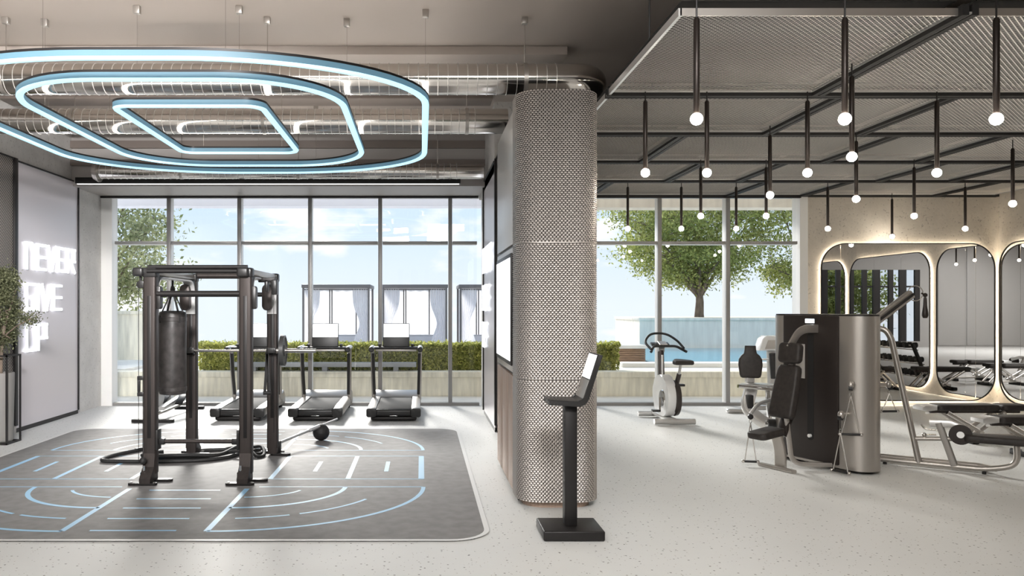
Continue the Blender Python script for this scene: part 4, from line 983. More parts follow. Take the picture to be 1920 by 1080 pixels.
# ================================================================ TREADMILLS (built at the origin: rear end at y=0, heading +y)
def treadmill():
    r = thing('treadmill', 'x', 'treadmill', (0, 0, 0), 'treadmills at the window')
    # deck: side rails, belt, rear roller end
    for s in (-1, 1):
        b = BM(); x0, x1 = sorted((s * .27, s * .40))
        prism(b, [(.06, .075), (1.62, .075), (1.62, .215), (.30, .205), (.06, .195)], x0, x1, 'X', .012); obj('side_rail', b, 'satin', r)
        b = BM(); prism(b, rrect(min(s*.262, s*.412), .07, max(s*.262, s*.412), .205, .03, 5), -.05, .075, 'Y', .012); obj('rear_corner', b, 'blackp', r)
        b = BM(); pts = [(s * .385, 1.46, .17), (s * .395, 1.36, .6), (s * .402, 1.30, 1.02)]
        sweep(b, pts, rprof(.062, .085, .02), up=(0, 1, 0)); p = obj('upright', b, 'satin', r)
        b = BM(); sweep(b, [(s * .372, 1.405, .26), (s * .381, 1.325, .6), (s * .387, 1.262, .96)], rprof(.05, .03, .01), up=(0, 1, 0)); obj('upright_cover', b, 'blackp', p)
        b = BM(); pts = fillet([(s * .40, 1.46, 1.05), (s * .40, 1.15, 1.055), (s * .40, .96, 1.045)], .06); sweep(b, pts, circ(.042, 12, .040)); p = obj('handrail', b, 'greyal', r)
        b = BM(); lathe(b, (s * .40, .945, 1.04), [(.030, -.03), (.043, -.02), (.046, .03), (.043, .06)], 16, 'Y'); obj('handrail_grip', b, 'blackp', p)
        b = BM(); lathe(b, (s * .30, 1.62, .04), [(.025, -.02), (.04, -.018), (.04, .018), (.025, .02)], 16, 'X'); obj('wheel', b, 'rubber', r)
        b = BM(); cyl(b, (s * .27, 1.18, 1.06), (s * .27, 1.18, 1.105), .022, 12); cyl(b, (s * .27, 1.18, 1.105), (s * .27, 1.18, 1.12), .03, 12); obj('control_knob', b, 'blackp', r)
    b = BM(); box(b, (-.268, .0, .16), (.268, 1.56, .198), .014); obj('running_belt', b, 'belt', r)
    b = BM(); box(b, (-.275, -.035, .085), (.275, .05, .19), .03, 3); obj('rear_roller_cover', b, 'blackp', r)
    b = BM(); box(b, (-.06, -.046, .088), (.06, -.03, .096), .002); obj('badge', b, 'chrome', r)
    b = BM(); box(b, (-.35, .0, .012), (.35, .30, .08), .03, 3); obj('rear_foot', b, 'black', r)
    b = BM(); prism(b, [(1.52, .06), (1.86, .06), (1.86, .20), (1.74, .30), (1.56, .25), (1.50, .20)], -.41, .41, 'X', .025); obj('motor_hood', b, 'satin', r)
    b = BM(); box(b, (-.37, 1.68, .0), (.37, 1.8, .06), .012); obj('front_foot', b, 'black', r)
    b = BM(); box(b, (-.40, 1.10, 1.035), (.40, 1.28, 1.075), .018, 3); obj('crossbar', b, 'blackp', r)
    b = BM(); box(b, (-.34, 1.11, 1.0), (.34, 1.24, 1.036), .012); obj('tray', b, 'satin', r)
    b = BM(); box(b, (-.222, 1.20, 1.07), (.222, 1.225, 1.47), .012, 3, rx(math.radians(-10)), (0, 1.2, 1.07)); p = obj('console', b, 'blackp', r)
    b = BM(); box(b, (-.212, 1.195, 1.235), (.212, 1.2005, 1.458), .002, 1, rx(math.radians(-10)), (0, 1.2, 1.07)); obj('screen', b, 'screen', p)
    b = BM(); box(b, (-.05, 1.21, 1.04), (.05, 1.25, 1.12), .01); obj('console_neck', b, 'blackp', r)
    return r
tm = treadmill(); tm['label'] = 'treadmill seen most fully, standing nearest the woven column'
tm.location = (-.42, 12.13, 0)
copy_tree(tm, (-1.605, 12.13, 0), 'middle treadmill of the three at the window')
copy_tree(tm, (-2.785, 12.13, 0), 'treadmill half hidden behind the right posts of the rig')

# ================================================================ ROWER behind the rig
t = thing('rowing_machine', 'silver and black rowing machine on the floor behind the rig', 'rowing machine', (-4.0, 12.6, 0))
b = BM(); prism(b, rrect(-4.36, 11.98, -3.72, 12.10, .05, 5), .0, .05, 'Z', .012); obj('front_foot', b, 'black', t)
b = BM(); lathe(b, (-4.12, 12.35, .40), [(.05, -.09), (.26, -.075), (.29, -.04), (.29, .04), (.26, .075), (.05, .09)], 32, 'X'); obj('flywheel_housing', b, 'blackp', t)
b = BM(); lathe(b, (-4.12, 12.35, .40), [(.02, .091), (.20, .091), (.20, .096), (.02, .096)], 32, 'X'); obj('flywheel_grille', b, 'greyal', t)
b = BM(); bar(b, (-4.12, 12.05, .04), (-4.10, 12.3, .25), .08, .05, .01); obj('front_strut', b, 'blackp', t)
b = BM(); bar(b, (-3.93, 12.10, .20), (-3.88, 13.6, .36), .09, .06, .01, up=(0, 0, 1)); obj('rail', b, 'greyal', t)
b = BM(); bar(b, (-4.05, 12.2, .10), (-3.95, 13.65, .14), .06, .04, .01, up=(0, 0, 1)); obj('lower_rail', b, 'satin', t)
b = BM(); prism(b, rrect(-4.03, 13.1, -3.75, 13.38, .1, 6), .39, .45, 'Z', .015); obj('seat', b, 'leather', t)
b = BM(); box(b, (-4.2, 13.58, 0), (-3.7, 13.68, .05), .012); bar(b, (-3.9, 13.62, .05), (-3.89, 13.58, .34), .05, .05, .01); obj('rear_foot', b, 'black', t)
for dx in (-.13, .13):
    b = BM(); box(b, (-3.93 + dx - .06, 12.5, .26), (-3.93 + dx + .06, 12.78, .29), .01, 2, rx(math.radians(25))); obj('foot_rest', b, 'blackp', t)
b = BM(); bar(b, (-4.12, 12.35, .66), (-4.1, 12.2, .93), .05, .03, .008); box(b, (-4.2, 12.13, .90), (-4.0, 12.17, 1.03), .01); obj('monitor', b, 'blackp', t)

# ================================================================ CHECK-IN KIOSK
t = thing('check_in_kiosk', 'black pedestal kiosk with tilted white screen beside the woven column', 'kiosk', (1.14, 6.13, 0))
b = BM(); box(b, (.908, 5.935, .004), (1.366, 6.33, .078), .012, 3); obj('base_plate', b, 'black', t)
b = BM(); box(b, (1.092, 6.08, .078), (1.186, 6.19, 1.0), .006); obj('pole', b, 'black', t)
cor = fillet([(.965, 0, 1.025), (1.225, 0, 1.012), (1.345, 0, 1.385)], .05, 6)
nrm = []
top_ = []; bot_ = []
for i, p in enumerate(cor):
    a = cor[max(i-1, 0)]; c = cor[min(i+1, len(cor)-1)]; d = (c - a).normalized(); nn = Vector((-d.z, 0, d.x))
    top_.append(p + nn * .020); bot_.append(p - nn * .020)
poly = [(p.x, p.z) for p in top_] + [(p.x, p.z) for p in reversed(bot_)]
b = BM(); prism(b, poly, 6.0, 6.31, 'Y', .006); obj('tray_body', b, 'blackp', t)
dirv = (cor[-1] - cor[-2]).normalized(); nn = Vector((-dirv.z, 0, dirv.x))
st = cor[-1] - dirv * .012; en = cor[-1] - dirv * .20
b = BM()
A = [st + nn * .0205, en + nn * .0205, en + nn * .0225, st + nn * .0225]
prism(b, [(p.x, p.z) for p in A], 6.012, 6.298, 'Y'); obj('screen', b, 'screen', t)
b = BM(); A = [en - dirv * .01 + nn * .0205, en - dirv * .155 + nn * .0205, en - dirv * .155 + nn * .024, en - dirv * .01 + nn * .024]
prism(b, [(p.x, p.z) for p in A], 6.012, 6.298, 'Y', .001); obj('lower_panel', b, 'satin', t)

# ================================================================ OLIVE TREE in a framed stand, left
t = thing('potted_olive_tree', 'bushy potted olive tree in a black frame stand at the left edge', 'potted plant', (-5.35, 10.25, 0))
b = BM()
fx0, fx1, fy0, fy1 = -5.56, -5.21, 10.06, 10.42
for x in (fx0, fx1 - .02):
    for y in (fy0, fy1 - .02): box(b, (x, y, 0), (x + .02, y + .02, 1.13))
for z in (0.0, 1.11):
    for y in (fy0, fy1 - .02): box(b, (fx0, y, z), (fx1, y + .02, z + .02))
    for x in (fx0, fx1 - .02): box(b, (x, fy0, z), (x + .02, fy1, z + .02))
obj('stand', b, 'black', t)
b = BM(); lathe(b, (-5.385, 10.24, 0), [(.13, .02), (.15, .04), (.165, .88), (.16, .90), (.14, .90), (.14, .86)], 24); obj('pot', b, 'pot', t)
b = BM(); tube(b, [(-5.385, 10.24, .86), (-5.37, 10.23, 1.15), (-5.33, 10.2, 1.4), (-5.28, 10.2, 1.7)], .022, 8)
for e_ in ((-4.97, 10.18, 1.59), (-5.3, 10.0, 2.0), (-5.2, 10.25, 1.95), (-5.35, 10.4, 1.8), (-5.2, 10.1, 1.35)): tube(b, [(-5.34, 10.2, 1.35), ((-5.34 + e_[0]) / 2, (10.2 + e_[1]) / 2, (1.4 + e_[2]) / 2), e_], .009, 6)
obj('trunk', b, 'bark', t)
cl = []
for i in range(62):
    a = rng.normal(size=3); a /= np.linalg.norm(a); a *= rng.uniform(.45, 1) ** .6
    cl.append((-5.38 + a[0] * .14, 10.2 + a[1] * .34, 1.76 + a[2] * .52))
cl += [(-4.95, 10.2, 1.60), (-5.06, 10.2, 1.58)]
leaves(cl, 230, .056, .018, 'leafolive', t)

# ================================================================ EXERCISE BIKE by the pool window
t = thing('exercise_bike', 'silver upright exercise bike with looped black handlebar facing the window', 'exercise bike', (3.72, 12.1, 0))
bx = 3.70
b = BM(); cyl(b, (bx - .27, 11.78, .05), (bx + .33, 11.78, .05), .045, 14); obj('rear_foot', b, 'greyal', t)
b = BM(); cyl(b, (bx - .27, 12.66, .05), (bx + .2, 12.66, .05), .042, 14); obj('front_foot', b, 'greyal', t)
b = BM(); bar(b, (bx, 11.8, .07), (bx, 12.66, .07), .12, .06, .02, up=(0, 0, 1)); obj('spine', b, 'greyal', t)
b = BM()
prism(b, [(12.02 + .30 * math.cos(a) * (1.0 if math.cos(a) < 0 else 1.75), .385 + .285 * math.sin(a) + (.05 if math.sin(a) > 0 and math.cos(a) > 0 else 0)) for a in [2 * PI * i / 36 for i in range(36)]], bx - .085, bx + .05, 'X', .03); obj('shroud', b, 'whitegloss', t)
b = BM(); lathe(b, (bx + .085, 11.98, .375), [(.05, -.05), (.25, -.045), (.27, -.01), (.26, .035), (.2, .05), (.05, .05)], 32, 'X'); obj('flywheel_cover', b, 'bronze', t)
b = BM(); lathe(b, (bx - .092, 12.0, .36), [(.02, -.008), (.13, -.008), (.14, .01), (.02, .01)], 28, 'X'); obj('side_disc', b, 'chrome', t)
for s, y, z in ((-1, 11.9, .20), (1, 12.08, .56)):
    b = BM(); bar(b, (bx + s * .12, 12.0, .38), (bx + s * .15, y, z), .03, .02, .006); obj('crank', b, 'steel', t)
    b = BM(); box(b, (bx + s * .21 - .06, y - .05, z - .02), (bx + s * .21 + .06, y + .05, z + .015), .008); obj('pedal', b, 'blackp', t)
b = BM(); bar(b, (bx, 12.3, .55), (bx + .02, 12.42, 1.06), .085, .06, .02, up=(0, 1, 0)); p = obj('handlebar_post', b, 'bronze', t)
b = BM(); bar(b, (bx - .01, 12.24, .68), (bx + .005, 12.30, 1.0), .03, .02, .006, up=(0, 1, 0)); obj('cover_strip', b, 'greyal', p)
b = BM(); bar(b, (bx + .02, 12.41, 1.04), (bx + .035, 12.45, 1.13), .10, .05, .015, up=(0, 1, 0)); obj('console_neck', b, 'greyal', t)
b = BM()
hp = fillet([(bx - .215, 12.12, 1.09), (bx - .26, 12.35, 1.20), (bx - .12, 12.5, 1.325), (bx + .12, 12.5, 1.325), (bx + .26, 12.38, 1.22), (bx + .29, 12.16, 1.11)], .10, 7)
tube(b, hp, .018, 12); obj('handlebar_loop', b, 'rubber', t)
b = BM(); tube(b, fillet([(bx - .23, 12.08, 1.06), (bx - .13, 12.3, 1.135), (bx + .22, 12.3, 1.135), (bx + .31, 12.1, 1.06)], .06, 6), .02, 12); obj('lower_handlebar', b, 'rubber', t)
b = BM(); box(b, (bx - .13, 12.36, 1.14), (bx + .15, 12.50, 1.17), .012, 2, rx(math.radians(20))); obj('console', b, 'blackp', t)
b = BM(); box(b, (bx - .03, 12.30, 1.165), (bx + .09, 12.44, 1.185), .004, 1, rx(math.radians(20))); obj('console_screen', b, 'greyal', t)
b = BM(); cyl(b, (bx + .10, 11.98, .5), (bx + .135, 11.9, .74), .034, 14); obj('seat_tube', b, 'bronze', t)
b = BM(); cyl(b, (bx + .135, 11.9, .74), (bx + .15, 11.87, .89), .02, 12); obj('seat_post', b, 'greyal', t)
b = BM(); prism(b, [(bx + .02, 11.70), (bx + .29, 11.70), (bx + .30, 11.82), (bx + .20, 11.98), (bx + .175, 12.12), (bx + .135, 12.12), (bx + .11, 11.98), (bx + .01, 11.82)], .885, .955, 'Z', .025); obj('saddle', b, 'leather', t)

# a second machine further back, half hidden by the tower
t = thing('recumbent_trainer', 'white hooded cardio machine by the window, half hidden by the machine tower', 'cardio machine', (5.6, 13.1, 0))
b = BM(); box(b, (5.0, 13.05, 0), (5.5, 13.17, .07), .03, 3); box(b, (5.9, 13.0, 0), (6.4, 13.12, .07), .03, 3); bar(b, (5.3, 13.1, .09), (6.2, 13.06, .09), .1, .08, .02); obj('base', b, 'greyal', t)
b = BM(); bar(b, (5.75, 13.1, .1), (5.7, 13.05, 1.02), .12, .10, .02); obj('mast', b, 'greyal', t)
b = BM(); prism(b, [(5.46, 1.03), (5.52, 1.22), (5.58, 1.27), (5.98, 1.27), (6.0, 1.03)], 12.92, 13.16, 'Y', .02); p = obj('hood', b, 'whitegloss', t)
b = BM(); prism(b, [(5.55, 1.06), (5.60, 1.20), (5.94, 1.20), (5.95, 1.06)], 12.905, 12.925, 'Y', .003); obj('panel', b, 'panelgrey', p)
b = BM(); box(b, (5.42, 12.8, .88), (5.85, 12.95, .905), .008); obj('tray', b, 'whitegloss', t)
b = BM(); tube(b, [(5.62, 12.75, .6), (5.58, 12.72, 1.0)], .05, 14); obj('handle_grip', b, 'rubber', t)
# ================================================================ MULTI-STATION TOWER
U = Vector((-.9, -.436, 0)).normalized(); VV = Vector((-U.y, U.x, 0)) * -1   # outward and lateral (towards the right column) of the dark face
if VV.x < 0: VV = -VV
c1 = Vector((4.63, 8.44, 0)); c2 = Vector((4.30, 9.26, 0)); c3 = Vector((4.94, 9.10, 0)); RR = .185
mg = thing('multi_gym', 'silver multi-station cable tower with dark front, seats and pulleys', 'multi gym', (4.6, 8.9, 0))
def hull(cs, r, n=40):
    pts = [(c.x + r * math.cos(2 * PI * i / n), c.y + r * math.sin(2 * PI * i / n)) for c in cs for i in range(n)]
    pts = sorted(set(pts)); lo = []
    def cr_(o, a, b_): return (a[0]-o[0])*(b_[1]-o[1]) - (a[1]-o[1])*(b_[0]-o[0])
    for p in pts:
        while len(lo) > 1 and cr_(lo[-2], lo[-1], p) <= 1e-12: lo.pop()
        lo.append(p)
    up_ = []
    for p in reversed(pts):
        while len(up_) > 1 and cr_(up_[-2], up_[-1], p) <= 1e-12: up_.pop()
        up_.append(p)
    return lo[:-1] + up_[:-1]
HP = hull([c1, c2, c3], RR)
b = BM(); prism(b, HP, .035, 1.645); obj('silver_body', b, 'satin', mg)
b = BM(); prism(b, hull([c1, c2, c3], RR - .006), 1.645, 1.66, 'Z'); obj('top_cap', b, 'black', mg)
for c in (c1, c2, c3):
    b = BM(); cyl(b, c + Vector((0, 0, 0)), c + Vector((0, 0, .035)), .12, 20); obj('foot', b, 'black', mg)
# dark front panel: a shallow tray proud of the hull between the two front columns
n1 = Vector((-(c1 - c2).y * -1, 0, 0))
dface = (c1 - c2).normalized(); nface = Vector((dface.y, -dface.x, 0))
if nface.dot(Vector((-1, -1, 0))) < 0: nface = -nface
fo = c2 + nface * RR; FL = (c1 - c2).length
def FP(s, z, o): return fo + dface * s + nface * o + Vector((0, 0, z))
def fbox(bm, s0, s1, z0, z1, o0, o1, bev=0.0):
    vs = box(bm, (s0, o0, z0), (s1, o1, z1), bev)
    mtx = Matrix(((dface.x, nface.x, 0, fo.x), (dface.y, nface.y, 0, fo.y), (0, 0, 1, 0), (0, 0, 0, 1)))
    bmesh.ops.transform(bm, matrix=mtx, verts=vs)
S0, S1 = .05, FL - .10
b = BM(); fbox(b, S0, S1, .06, 1.652, -.03, .022, .02); obj('dark_front_panel', b, 'bronze2', mg)
sm = (S0 + S1) / 2 + .02
b = BM(); q = prism(b, rrect(sm - .04, .28, sm + .04, 1.46, .038, 6), -.002, .0245, 'Y')
bmesh.ops.transform(b, matrix=Matrix(((dface.x, nface.x, 0, fo.x), (dface.y, nface.y, 0, fo.y), (0, 0, 1, 0), (0, 0, 0, 1))), verts=b.verts); obj('weight_slot', b, 'meshback', mg)
b = BM(); fbox(b, sm - .07, sm + .05, 1.565, 1.61, .022, .026, .004); obj('lit_display', b, 'screenb', mg)
b = BM(); cyl(b, FP(sm, .33, .02), FP(sm, .33, .05), .02, 12); obj('selector_pin', b, 'white', mg)
b = BM(); fbox(b, sm - .20, sm - .075, .95, 1.33, .022, .027, .002); obj('placard', b, 'panelgrey', mg)
# arm carrying the head pad
def G(u, v, z): return FP(sm + v + .15, z, u - (.13 if u > .05 else 0))
b = BM(); sweep(b, fillet([G(.02, -.06, 1.505), G(.36, -.10, 1.505), G(.47, -.14, 1.30)], .18, 8), rprof(.09, .022, .006), up=VV); obj('head_arm', b, 'satin', mg)
def pad(bm, c, w, h, th, nrm, upv, bev=.03, poly=None):
    """padded cushion: centre c, face normal nrm, long axis upv"""
    nrm = Vector(nrm).normalized(); upv = Vector(upv); upv = (upv - nrm * upv.dot(nrm)).normalized(); s = upv.cross(nrm)
    pl = poly or rrect(-w/2, -h/2, w/2, h/2, min(w, h) * .22, 6)
    xs_ = [p[0] for p in pl]; ys_ = [p[1] for p in pl]; hw_, hh_ = max(map(abs, xs_)), max(map(abs, ys_)); rings = []
    for zf, ins in ((-.5, .95), (-.46, .45), (-.36, .12), (-.2, 0), (.2, 0), (.36, .12), (.46, .45), (.5, .95)):
        kx, ky = 1 - ins * bev / hw_, 1 - ins * bev / hh_
        rings.append([bm.verts.new((p[0] * kx, p[1] * ky, zf * th)) for p in pl])
    n_ = len(pl)
    for A_, B_ in zip(rings, rings[1:]):
        for i_ in range(n_): bm.faces.new((A_[i_], A_[(i_ + 1) % n_], B_[(i_ + 1) % n_], B_[i_]))
    bm.faces.new(list(reversed(rings[0]))); bm.faces.new(rings[-1])
    m_ = Matrix(((s.x, upv.x, nrm.x, c[0]), (s.y, upv.y, nrm.y, c[1]), (s.z, upv.z, nrm.z, c[2]), (0, 0, 0, 1)))
    bmesh.ops.transform(bm, matrix=m_, verts=bm.verts)
LV = dface
nb = (U * .97 + Vector((0, 0, .26))).normalized()
b = BM(); pad(b, G(.47, -.125, 1.245), .27, .22, .085, (U * .99 + Vector((0, 0, .12))), (0, 0, 1)); obj('head_pad', b, 'leather', mg)
b = BM(); pad(b, G(.53, -.135, .83), .30, .58, .095, nb, (0, 0, 1), .03, [(-.15, -.24), (-.142, -.27), (-.12, -.29), (.12, -.29), (.142, -.27), (.15, -.24), (.146, .0), (.132, .23), (.122, .27), (.095, .29), (-.095, .29), (-.122, .27), (-.132, .23), (-.146, 0)]); obj('back_pad', b, 'leather', mg)
b = BM(); pad(b, G(.80, -.135, .395), .24, .36, .075, Vector((0, 0, 1)) + U * .12, -U, .025); obj('seat_pad', b, 'leather', mg)
b = BM(); sweep(b, [G(.50, -.135, .56), G(.60, -.135, .36)], rprof(.12, .05, .01), up=U); obj('seat_adjuster', b, 'bronze2', mg)
b = BM(); sweep(b, fillet([G(.66, -.135, .37), G(.60, -.135, .20), G(.60, -.135, .02)], .15, 6), rprof(.13, .045, .012), up=U); obj('seat_column', b, 'satin', mg)
b = BM(); sweep(b, fillet([G(.56, -.10, .60), G(.50, -.08, .06), G(.02, .12, .055)], .12, 8), rprof(.05, .035, .012)); obj('base_tube', b, 'satin', mg)
b = BM(); bar(b, G(.66, -.36, .018), G(.66, .10, .018), .07, .036, .012, up=(0, 0, 1)); obj('floor_bar', b, 'satin', mg)
b = BM(); sweep(b, fillet([G(.46, -.135, 1.12), G(.40, -.135, .8), G(.52, -.135, .5)], .2, 6), rprof(.05, .03, .008), up=U); obj('back_frame', b, 'satin', mg)
# rear seat station cantilevered from the left column
def rp(x, y, z): return (x, y, z)
b = BM(); pad(b, (4.08, 9.92, 1.06), .27, .40, .07, (-.25, -1, .05), (0, 0, 1), .025, [(-.125, -.16), (-.115, -.19), (-.09, -.20), (.09, -.20), (.115, -.19), (.125, -.16), (.14, -.04), (.135, .03), (.11, .075), (.075, .105), (.068, .14), (.062, .20), (-.062, .20), (-.068, .14), (-.075, .105), (-.11, .075), (-.135, .03), (-.14, -.04)]); obj('rear_back_pad', b, 'leather', mg)
b = BM(); box(b, (4.03, 9.9, .80), (4.13, 9.98, .88), .01); obj('pad_mount', b, 'greyal', mg)
b = BM(); prism(b, rrect(3.92, 9.62, 4.30, 9.92, .09, 6), .755, .80, 'Z', .012); obj('seat_shelf', b, 'greyal', mg)
b = BM(); sweep(b, [(3.80, 9.6, .79), (4.35, 9.55, .74)], rprof(.06, .04, .012)); obj('shelf_rail', b, 'chrome', mg)
b = BM(); sweep(b, fillet([(4.02, 9.75, .76), (3.93, 9.68, .52), (4.06, 9.5, .36), (4.25, 9.38, .34)], .1, 6), rprof(.15, .09, .025)); obj('swing_frame', b, 'greyal', mg)
b = BM(); box(b, (3.92, 9.6, .52), (3.99, 9.70, .68), .008); obj('frame_inset', b, 'blackp', mg)
b = BM(); sweep(b, [(4.16, 9.62, .78), (4.16, 9.55, .36)], rprof(.05, .05, .012)); sweep(b, [(4.24, 9.62, .76), (4.24, 9.5, .4)], circ(.016, 10)); obj('upright_link', b, 'chrome', mg)
b = BM(); cyl(b, (4.05, 9.35, .37), (4.27, 9.3, .37), .06, 18); obj('roller_pad', b, 'blackp', mg)
b = BM(); cyl(b, (4.02, 9.36, .37), (4.06, 9.35, .37), .035, 14); obj('roller_cap', b, 'chrome', mg)
b = BM(); bar(b, (4.1, 9.4, .37), (4.3, 9.30, .45), .06, .06, .015); obj('station_arm', b, 'satin', mg)
# pulleys with triangle handles
def triangle(parent_name, top, w, h, lat):
    lat = Vector(lat).normalized(); top = Vector(top); a = top - Vector((0, 0, h)) - lat * w / 2; c = top - Vector((0, 0, h)) + lat * w / 2
    hd = thing('cable_handle', parent_name, 'cable handle', (top.x, top.y, a.z - .02))
    for e_ in (a, c):
        b = BM(); cyl(b, top, e_, .006, 8); obj('strap', b, 'steel', hd)
    b = BM(); cyl(b, a - lat * .012, c + lat * .012, .013, 12); obj('grip', b, 'blackp', hd)
    for e_ in (a - lat * .015, c + lat * .015):
        b = BM(); ball(b, e_, .019, 10); obj('end_cap', b, 'steel', hd)
    b = BM(); tube(b, [top + Vector((.013 * math.cos(q), 0, .02 + .02 * math.sin(q))) for q in [2*PI*i/12 for i in range(12)]], .004, 6, True); obj('carabiner', b, 'chrome', hd)
def pulley(p, outv, l=.12):
    p = Vector(p); outv = Vector(outv).normalized(); e_ = p + outv * l
    b = BM(); cyl(b, p, e_, .022, 12); obj('pulley_arm', b, 'satin', mg)
    b = BM(); ball(b, e_ + outv * .02, .034, 14, (1, 1, 1.3)); obj('pulley_head', b, 'satin', mg)
    s = outv.cross(Vector((0, 0, 1)))
    b = BM(); cyl(b, e_ + outv * .03 - s * .018 - Vector((0, 0, .03)), e_ + outv * .03 + s * .018 - Vector((0, 0, .03)), .028, 14); obj('pulley_wheel', b, 'blackp', mg)
    return e_ + outv * .03 - Vector((0, 0, .07))
pos = pulley(c1 + Vector((-.17, -.07, .62)), (-1, -.55, 0), .09)
b = BM(); cyl(b, pos + Vector((0, 0, .04)), pos - Vector((0, 0, .10)), .004, 6); obj('cable', b, 'black', mg)
triangle('triangle cable handle hanging lowest in front of the tower', pos - Vector((0, 0, .12)), .17, .40, VV)
pos = pulley(c1 + Vector((-.16, -.12, .93)), (-.7, -1, 0), .0)
triangle('triangle cable handle hanging against the silver column', pos - Vector((0, 0, .04)), .17, .40, (1, -.3, 0))
pos = Vector((3.60, 8.75, .54))
b = BM(); sweep(b, fillet([c2 + Vector((-.16, -.10, .72)), Vector((3.75, 8.92, .66)), pos + Vector((0, .0, .03))], .1, 6), circ(.02, 10)); obj('side_pulley_arm', b, 'greyal', mg)
b = BM(); lathe(b, pos + Vector((0, 0, .0)), [(.02, -.012), (.03, -.008), (.03, .008), (.02, .012)], 16, 'Y'); obj('pulley_wheel', b, 'blackp', mg)
triangle('triangle cable handle hanging left of the front seat', pos - Vector((0, 0, .07)), .12, .42, (1, -.2, 0))
# right-hand side: pulley with double handle, high arm with ring, press frame and bench
pos = pulley(Vector((5.06, 9.0, .87)), (1, -.15, 0), .16)
b = BM(); cyl(b, pos + Vector((0, 0, .04)), pos - Vector((0, 0, .0)), .004, 6); obj('cable', b, 'black', mg)
triangle('pair of cable handles hanging right of the tower', pos - Vector((0, 0, .03)), .17, .20, (1, .1, 0))
q0, q1 = Vector((4.95, 8.92, 1.50)), Vector((5.52, 9.02, 1.885))
b = BM(); sweep(b, [q0, q1], rprof(.075, .095, .015)); obj('high_arm', b, 'satin', mg)
b = BM(); sweep(b, [q0 + Vector((0, -.055, 0)), q1 + Vector((0, -.055, 0))], rprof(.012, .03, .004)); obj('arm_channel', b, 'blackp', mg)
rc = q1 + Vector((.05, 0, .01))
b = BM(); tube(b, [rc + Vector((.085 * math.cos(a), 0, .085 * math.sin(a))) for a in [2*PI*i/28 for i in range(28)]], .006, 8, True); obj('pulley_ring', b, 'steel', mg)
b = BM(); ball(b, rc + Vector((.11, 0, -.02)), .025, 12); cyl(b, rc + Vector((.07, 0, 0)), rc + Vector((.11, 0, -.02)), .010, 8); obj('swivel', b, 'bronze2', mg)
hd = thing('hanging_grip', 'bronze teardrop grip hanging from the high cable arm', 'cable handle', tuple(rc + Vector((.11, 0, -.30))))
b = BM(); lathe(b, rc + Vector((.11, 0, 0)), [(.012, -.045), (.016, -.06), (.020, -.14), (.032, -.22), (.034, -.25), (.022, -.28)], 16); obj('grip', b, 'bronze2', hd)
b = BM(); tube(b, [rc + Vector((.11 + .012 * math.cos(a), 0, -.04 + .014 * math.sin(a))) for a in [2*PI*i/12 for i in range(12)]], .003, 6, True); obj('carabiner', b, 'chrome', hd)
O = Vector((5.06, 8.93, 0)); D = Vector((.80, -.60, 0))
K = lambda s, z, o=0.0: O + D * s + Vector((.6, .8, 0)) * o + Vector((0, 0, z))
loop = fillet([K(0, .05), K(1.02, .05), K(1.28, .12), K(1.27, .34)], .16, 9)
b = BM(); tube(b, loop, .030, 12); obj('frame_tube', b, 'satin', mg)
b = BM(); tube(b, [K(0, .06, .16), K(.95, .06, .16), K(1.1, .06, .02)], .026, 12); obj('frame_tube', b, 'satin', mg)
b = BM(); tube(b, fillet([K(-.03, 1.50), K(.10, 1.50), K(.16, 1.40), K(.42, .05)], .13, 9), .032, 12); obj('press_upright', b, 'satin', mg)
b = BM(); tube(b, [K(.37, .31), K(.95, .36)], .024, 12); obj('bench_rail', b, 'satin', mg)
b = BM(); sweep(b, [K(.74, .06, .02), K(.60, .50, .02)], rprof(.12, .06, .012), up=D); obj('bench_post', b, 'panelsteel', mg)
b = BM(); cyl(b, K(.80, .40, -.075), K(.80, .40, -.03), .105, 28); obj('pivot_disc', b, 'bronze2', mg)
b = BM(); cyl(b, K(.80, .40, -.082), K(.80, .40, -.075), .035, 18); obj('disc_hub', b, 'chrome', mg)
b = BM(); sweep(b, [K(.52, .49, .0), K(.70, .50, 0), K(.86, .44, 0)], rprof(.06, .08, .02)); obj('crank_housing', b, 'greyal', mg)
b = BM(); tube(b, fillet([K(.60, .42), K(.48, .42), K(.44, .47)], .03), .010, 8); ball(b, K(.47, .36), .024, 12); cyl(b, K(.47, .36), K(.58, .37), .009, 8); obj('adjust_lever', b, 'steel', mg)
b = BM(); pad(b, K(1.14, .37), .25, .62, .075, (0, 0, 1), D, .025); obj('bench_pad', b, 'leather', mg)
b = BM(); pad(b, K(1.64, .36), .25, .34, .075, (0, 0, 1), D, .025); obj('bench_pad', b, 'leather', mg)
for a_, o_ in ((1.0, 0), (.1, 0), (1.0, .16)):
    b = BM(); cyl(b, K(a_, 0, o_), K(a_, .035, o_), .02, 12); obj('levelling_foot', b, 'black', mg)

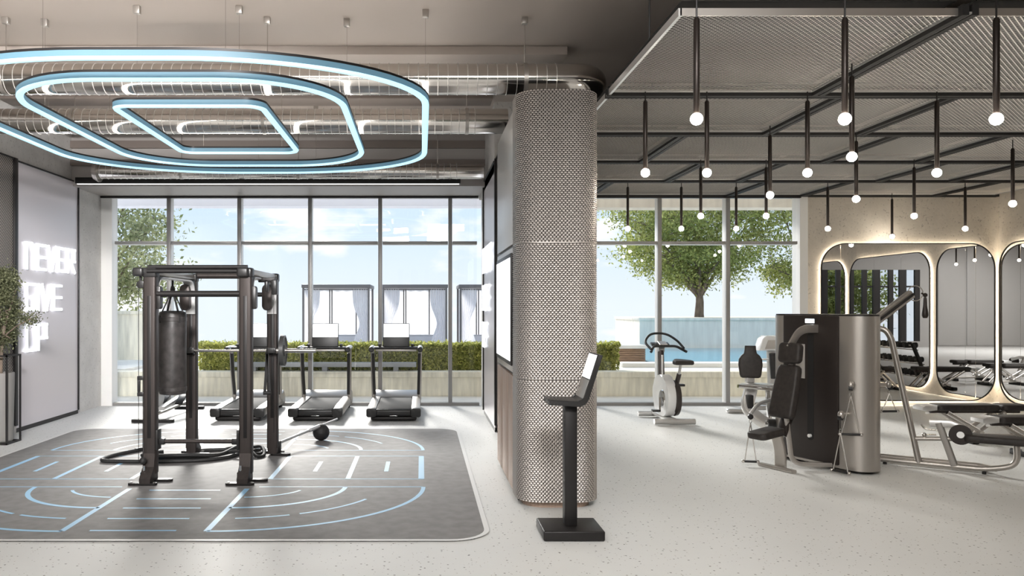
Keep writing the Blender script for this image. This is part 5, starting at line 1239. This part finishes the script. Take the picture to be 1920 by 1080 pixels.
# ================================================================ ADJUSTABLE BENCHES along the right wall
def bench():
    r = thing('adjustable_bench', 'x', 'bench', (0, 0, 0), 'flat adjustable benches')
    b = BM(); pad(b, (.60, 0, .445), .27, .80, .075, (0, 0, 1), (1, 0, 0), .022); obj('back_pad', b, 'leather', r)
    b = BM(); pad(b, (1.18, 0, .445), .27, .30, .075, (0, 0, 1), (1, 0, 0), .022); obj('seat_pad', b, 'leather', r)
    b = BM(); prism(b, [(.0, .415), (.0, .455), (.05, .475), (.19, .475), (.19, .415), (.06, .40)], -.11, .11, 'Y', .01); obj('end_piece', b, 'greyal', r)
    b = BM(); lathe(b, (.07, -.09, .385), [(.02, -.015), (.024, 0), (.015, .012)], 14); obj('end_button', b, 'white', r)
    b = BM(); box(b, (.15, -.04, .37), (1.30, .04, .41), .008); obj('spine', b, 'bronze', r)
    for s in (-.10, .10):
        b = BM(); sweep(b, [(.32, s, .39), (.78, s, .12)], rprof(.035, .05, .01)); obj('leg', b, 'steel', r)
        b = BM(); sweep(b, [(1.06, s, .39), (.66, s, .10)], rprof(.035, .05, .01)); obj('leg', b, 'satin', r)
        b = BM(); sweep(b, [(1.02, s, .38), (1.32, s, .07)], rprof(.035, .05, .01)); obj('leg', b, 'steel', r)
    b = BM(); sweep(b, [(.55, 0, .09), (1.36, 0, .06)], rprof(.06, .05, .012)); obj('base_beam', b, 'satin', r)
    b = BM(); box(b, (.55, -.24, 0), (.64, .24, .07), .015); obj('foot_bar', b, 'black', r)
    b = BM(); box(b, (1.30, -.20, 0), (1.38, .20, .06), .015); obj('foot_bar', b, 'black', r)
    b = BM(); box(b, (1.0, -.05, .40), (1.06, .05, .45), .01); obj('hinge', b, 'greyal', r)
    return r
bn = bench(); bn['label'] = 'black padded bench on steel cross legs, nearer the large mirror'; bn.location = (6.42, 10.35, 0)
copy_tree(bn, (6.42, 9.25, 0), 'black padded bench cut by the picture edge, beside the leg frame')
copy_tree(bn, (8.6, 11.3, 0), 'black padded bench beyond the frame, seen in the mirrors')

# ================================================================ DUMBBELL RACK, seen in the mirrors
RX, RY0, RY1 = 9.28, 9.25, 10.9
rk = thing('dumbbell_rack', 'black three-tier dumbbell rack by the right wall, seen in the mirror', 'rack', (RX + .2, 10.1, 0))
for y in (RY0, RY1):
    b = BM(); sweep(b, [(RX + .05, y, .02), (RX + .42, y, .95)], rprof(.07, .06, .012)); obj('upright', b, 'black', rk)
    b = BM(); box(b, (RX - .05, y - .03, 0), (RX + .5, y + .03, .05), .01); obj('foot', b, 'black', rk)
TI = ((.12, .22), (.25, .52), (.38, .83))
for dx, z in TI:
    for q in (-.07, .07):
        b = BM(); bar(b, (RX + dx + q, RY0, z + q * .35), (RX + dx + q, RY1, z + q * .35), .05, .02, .005); obj('shelf_rail', b, 'steel', rk)
proto = None
for ti, (dx, z) in enumerate(TI):
    for i in range(8):
        y = RY0 + .14 + i * .196; p = (RX + dx, y, z + .015)
        lab = 'black round-head dumbbell, %s tier of the rack, %s from the mirror wall' % (('lowest', 'middle', 'top')[ti], ORD[7 - i])
        if proto is None:
            proto = thing('dumbbell', lab, 'dumbbell', (0, 0, 0), 'dumbbells on the rack')
            b = BM(); cyl(b, (-.07, 0, .06), (.07, 0, .06), .015, 10); obj('handle', b, 'chrome', proto)
            for s in (-1, 1):
                b = BM(); lathe(b, (s * .105, 0, .06), [(.045, -.04), (.06, -.03), (.06, .03), (.045, .04)], 18, 'X'); obj('head', b, 'rubber', proto)
            proto.location = p
        else: copy_tree(proto, p, lab)
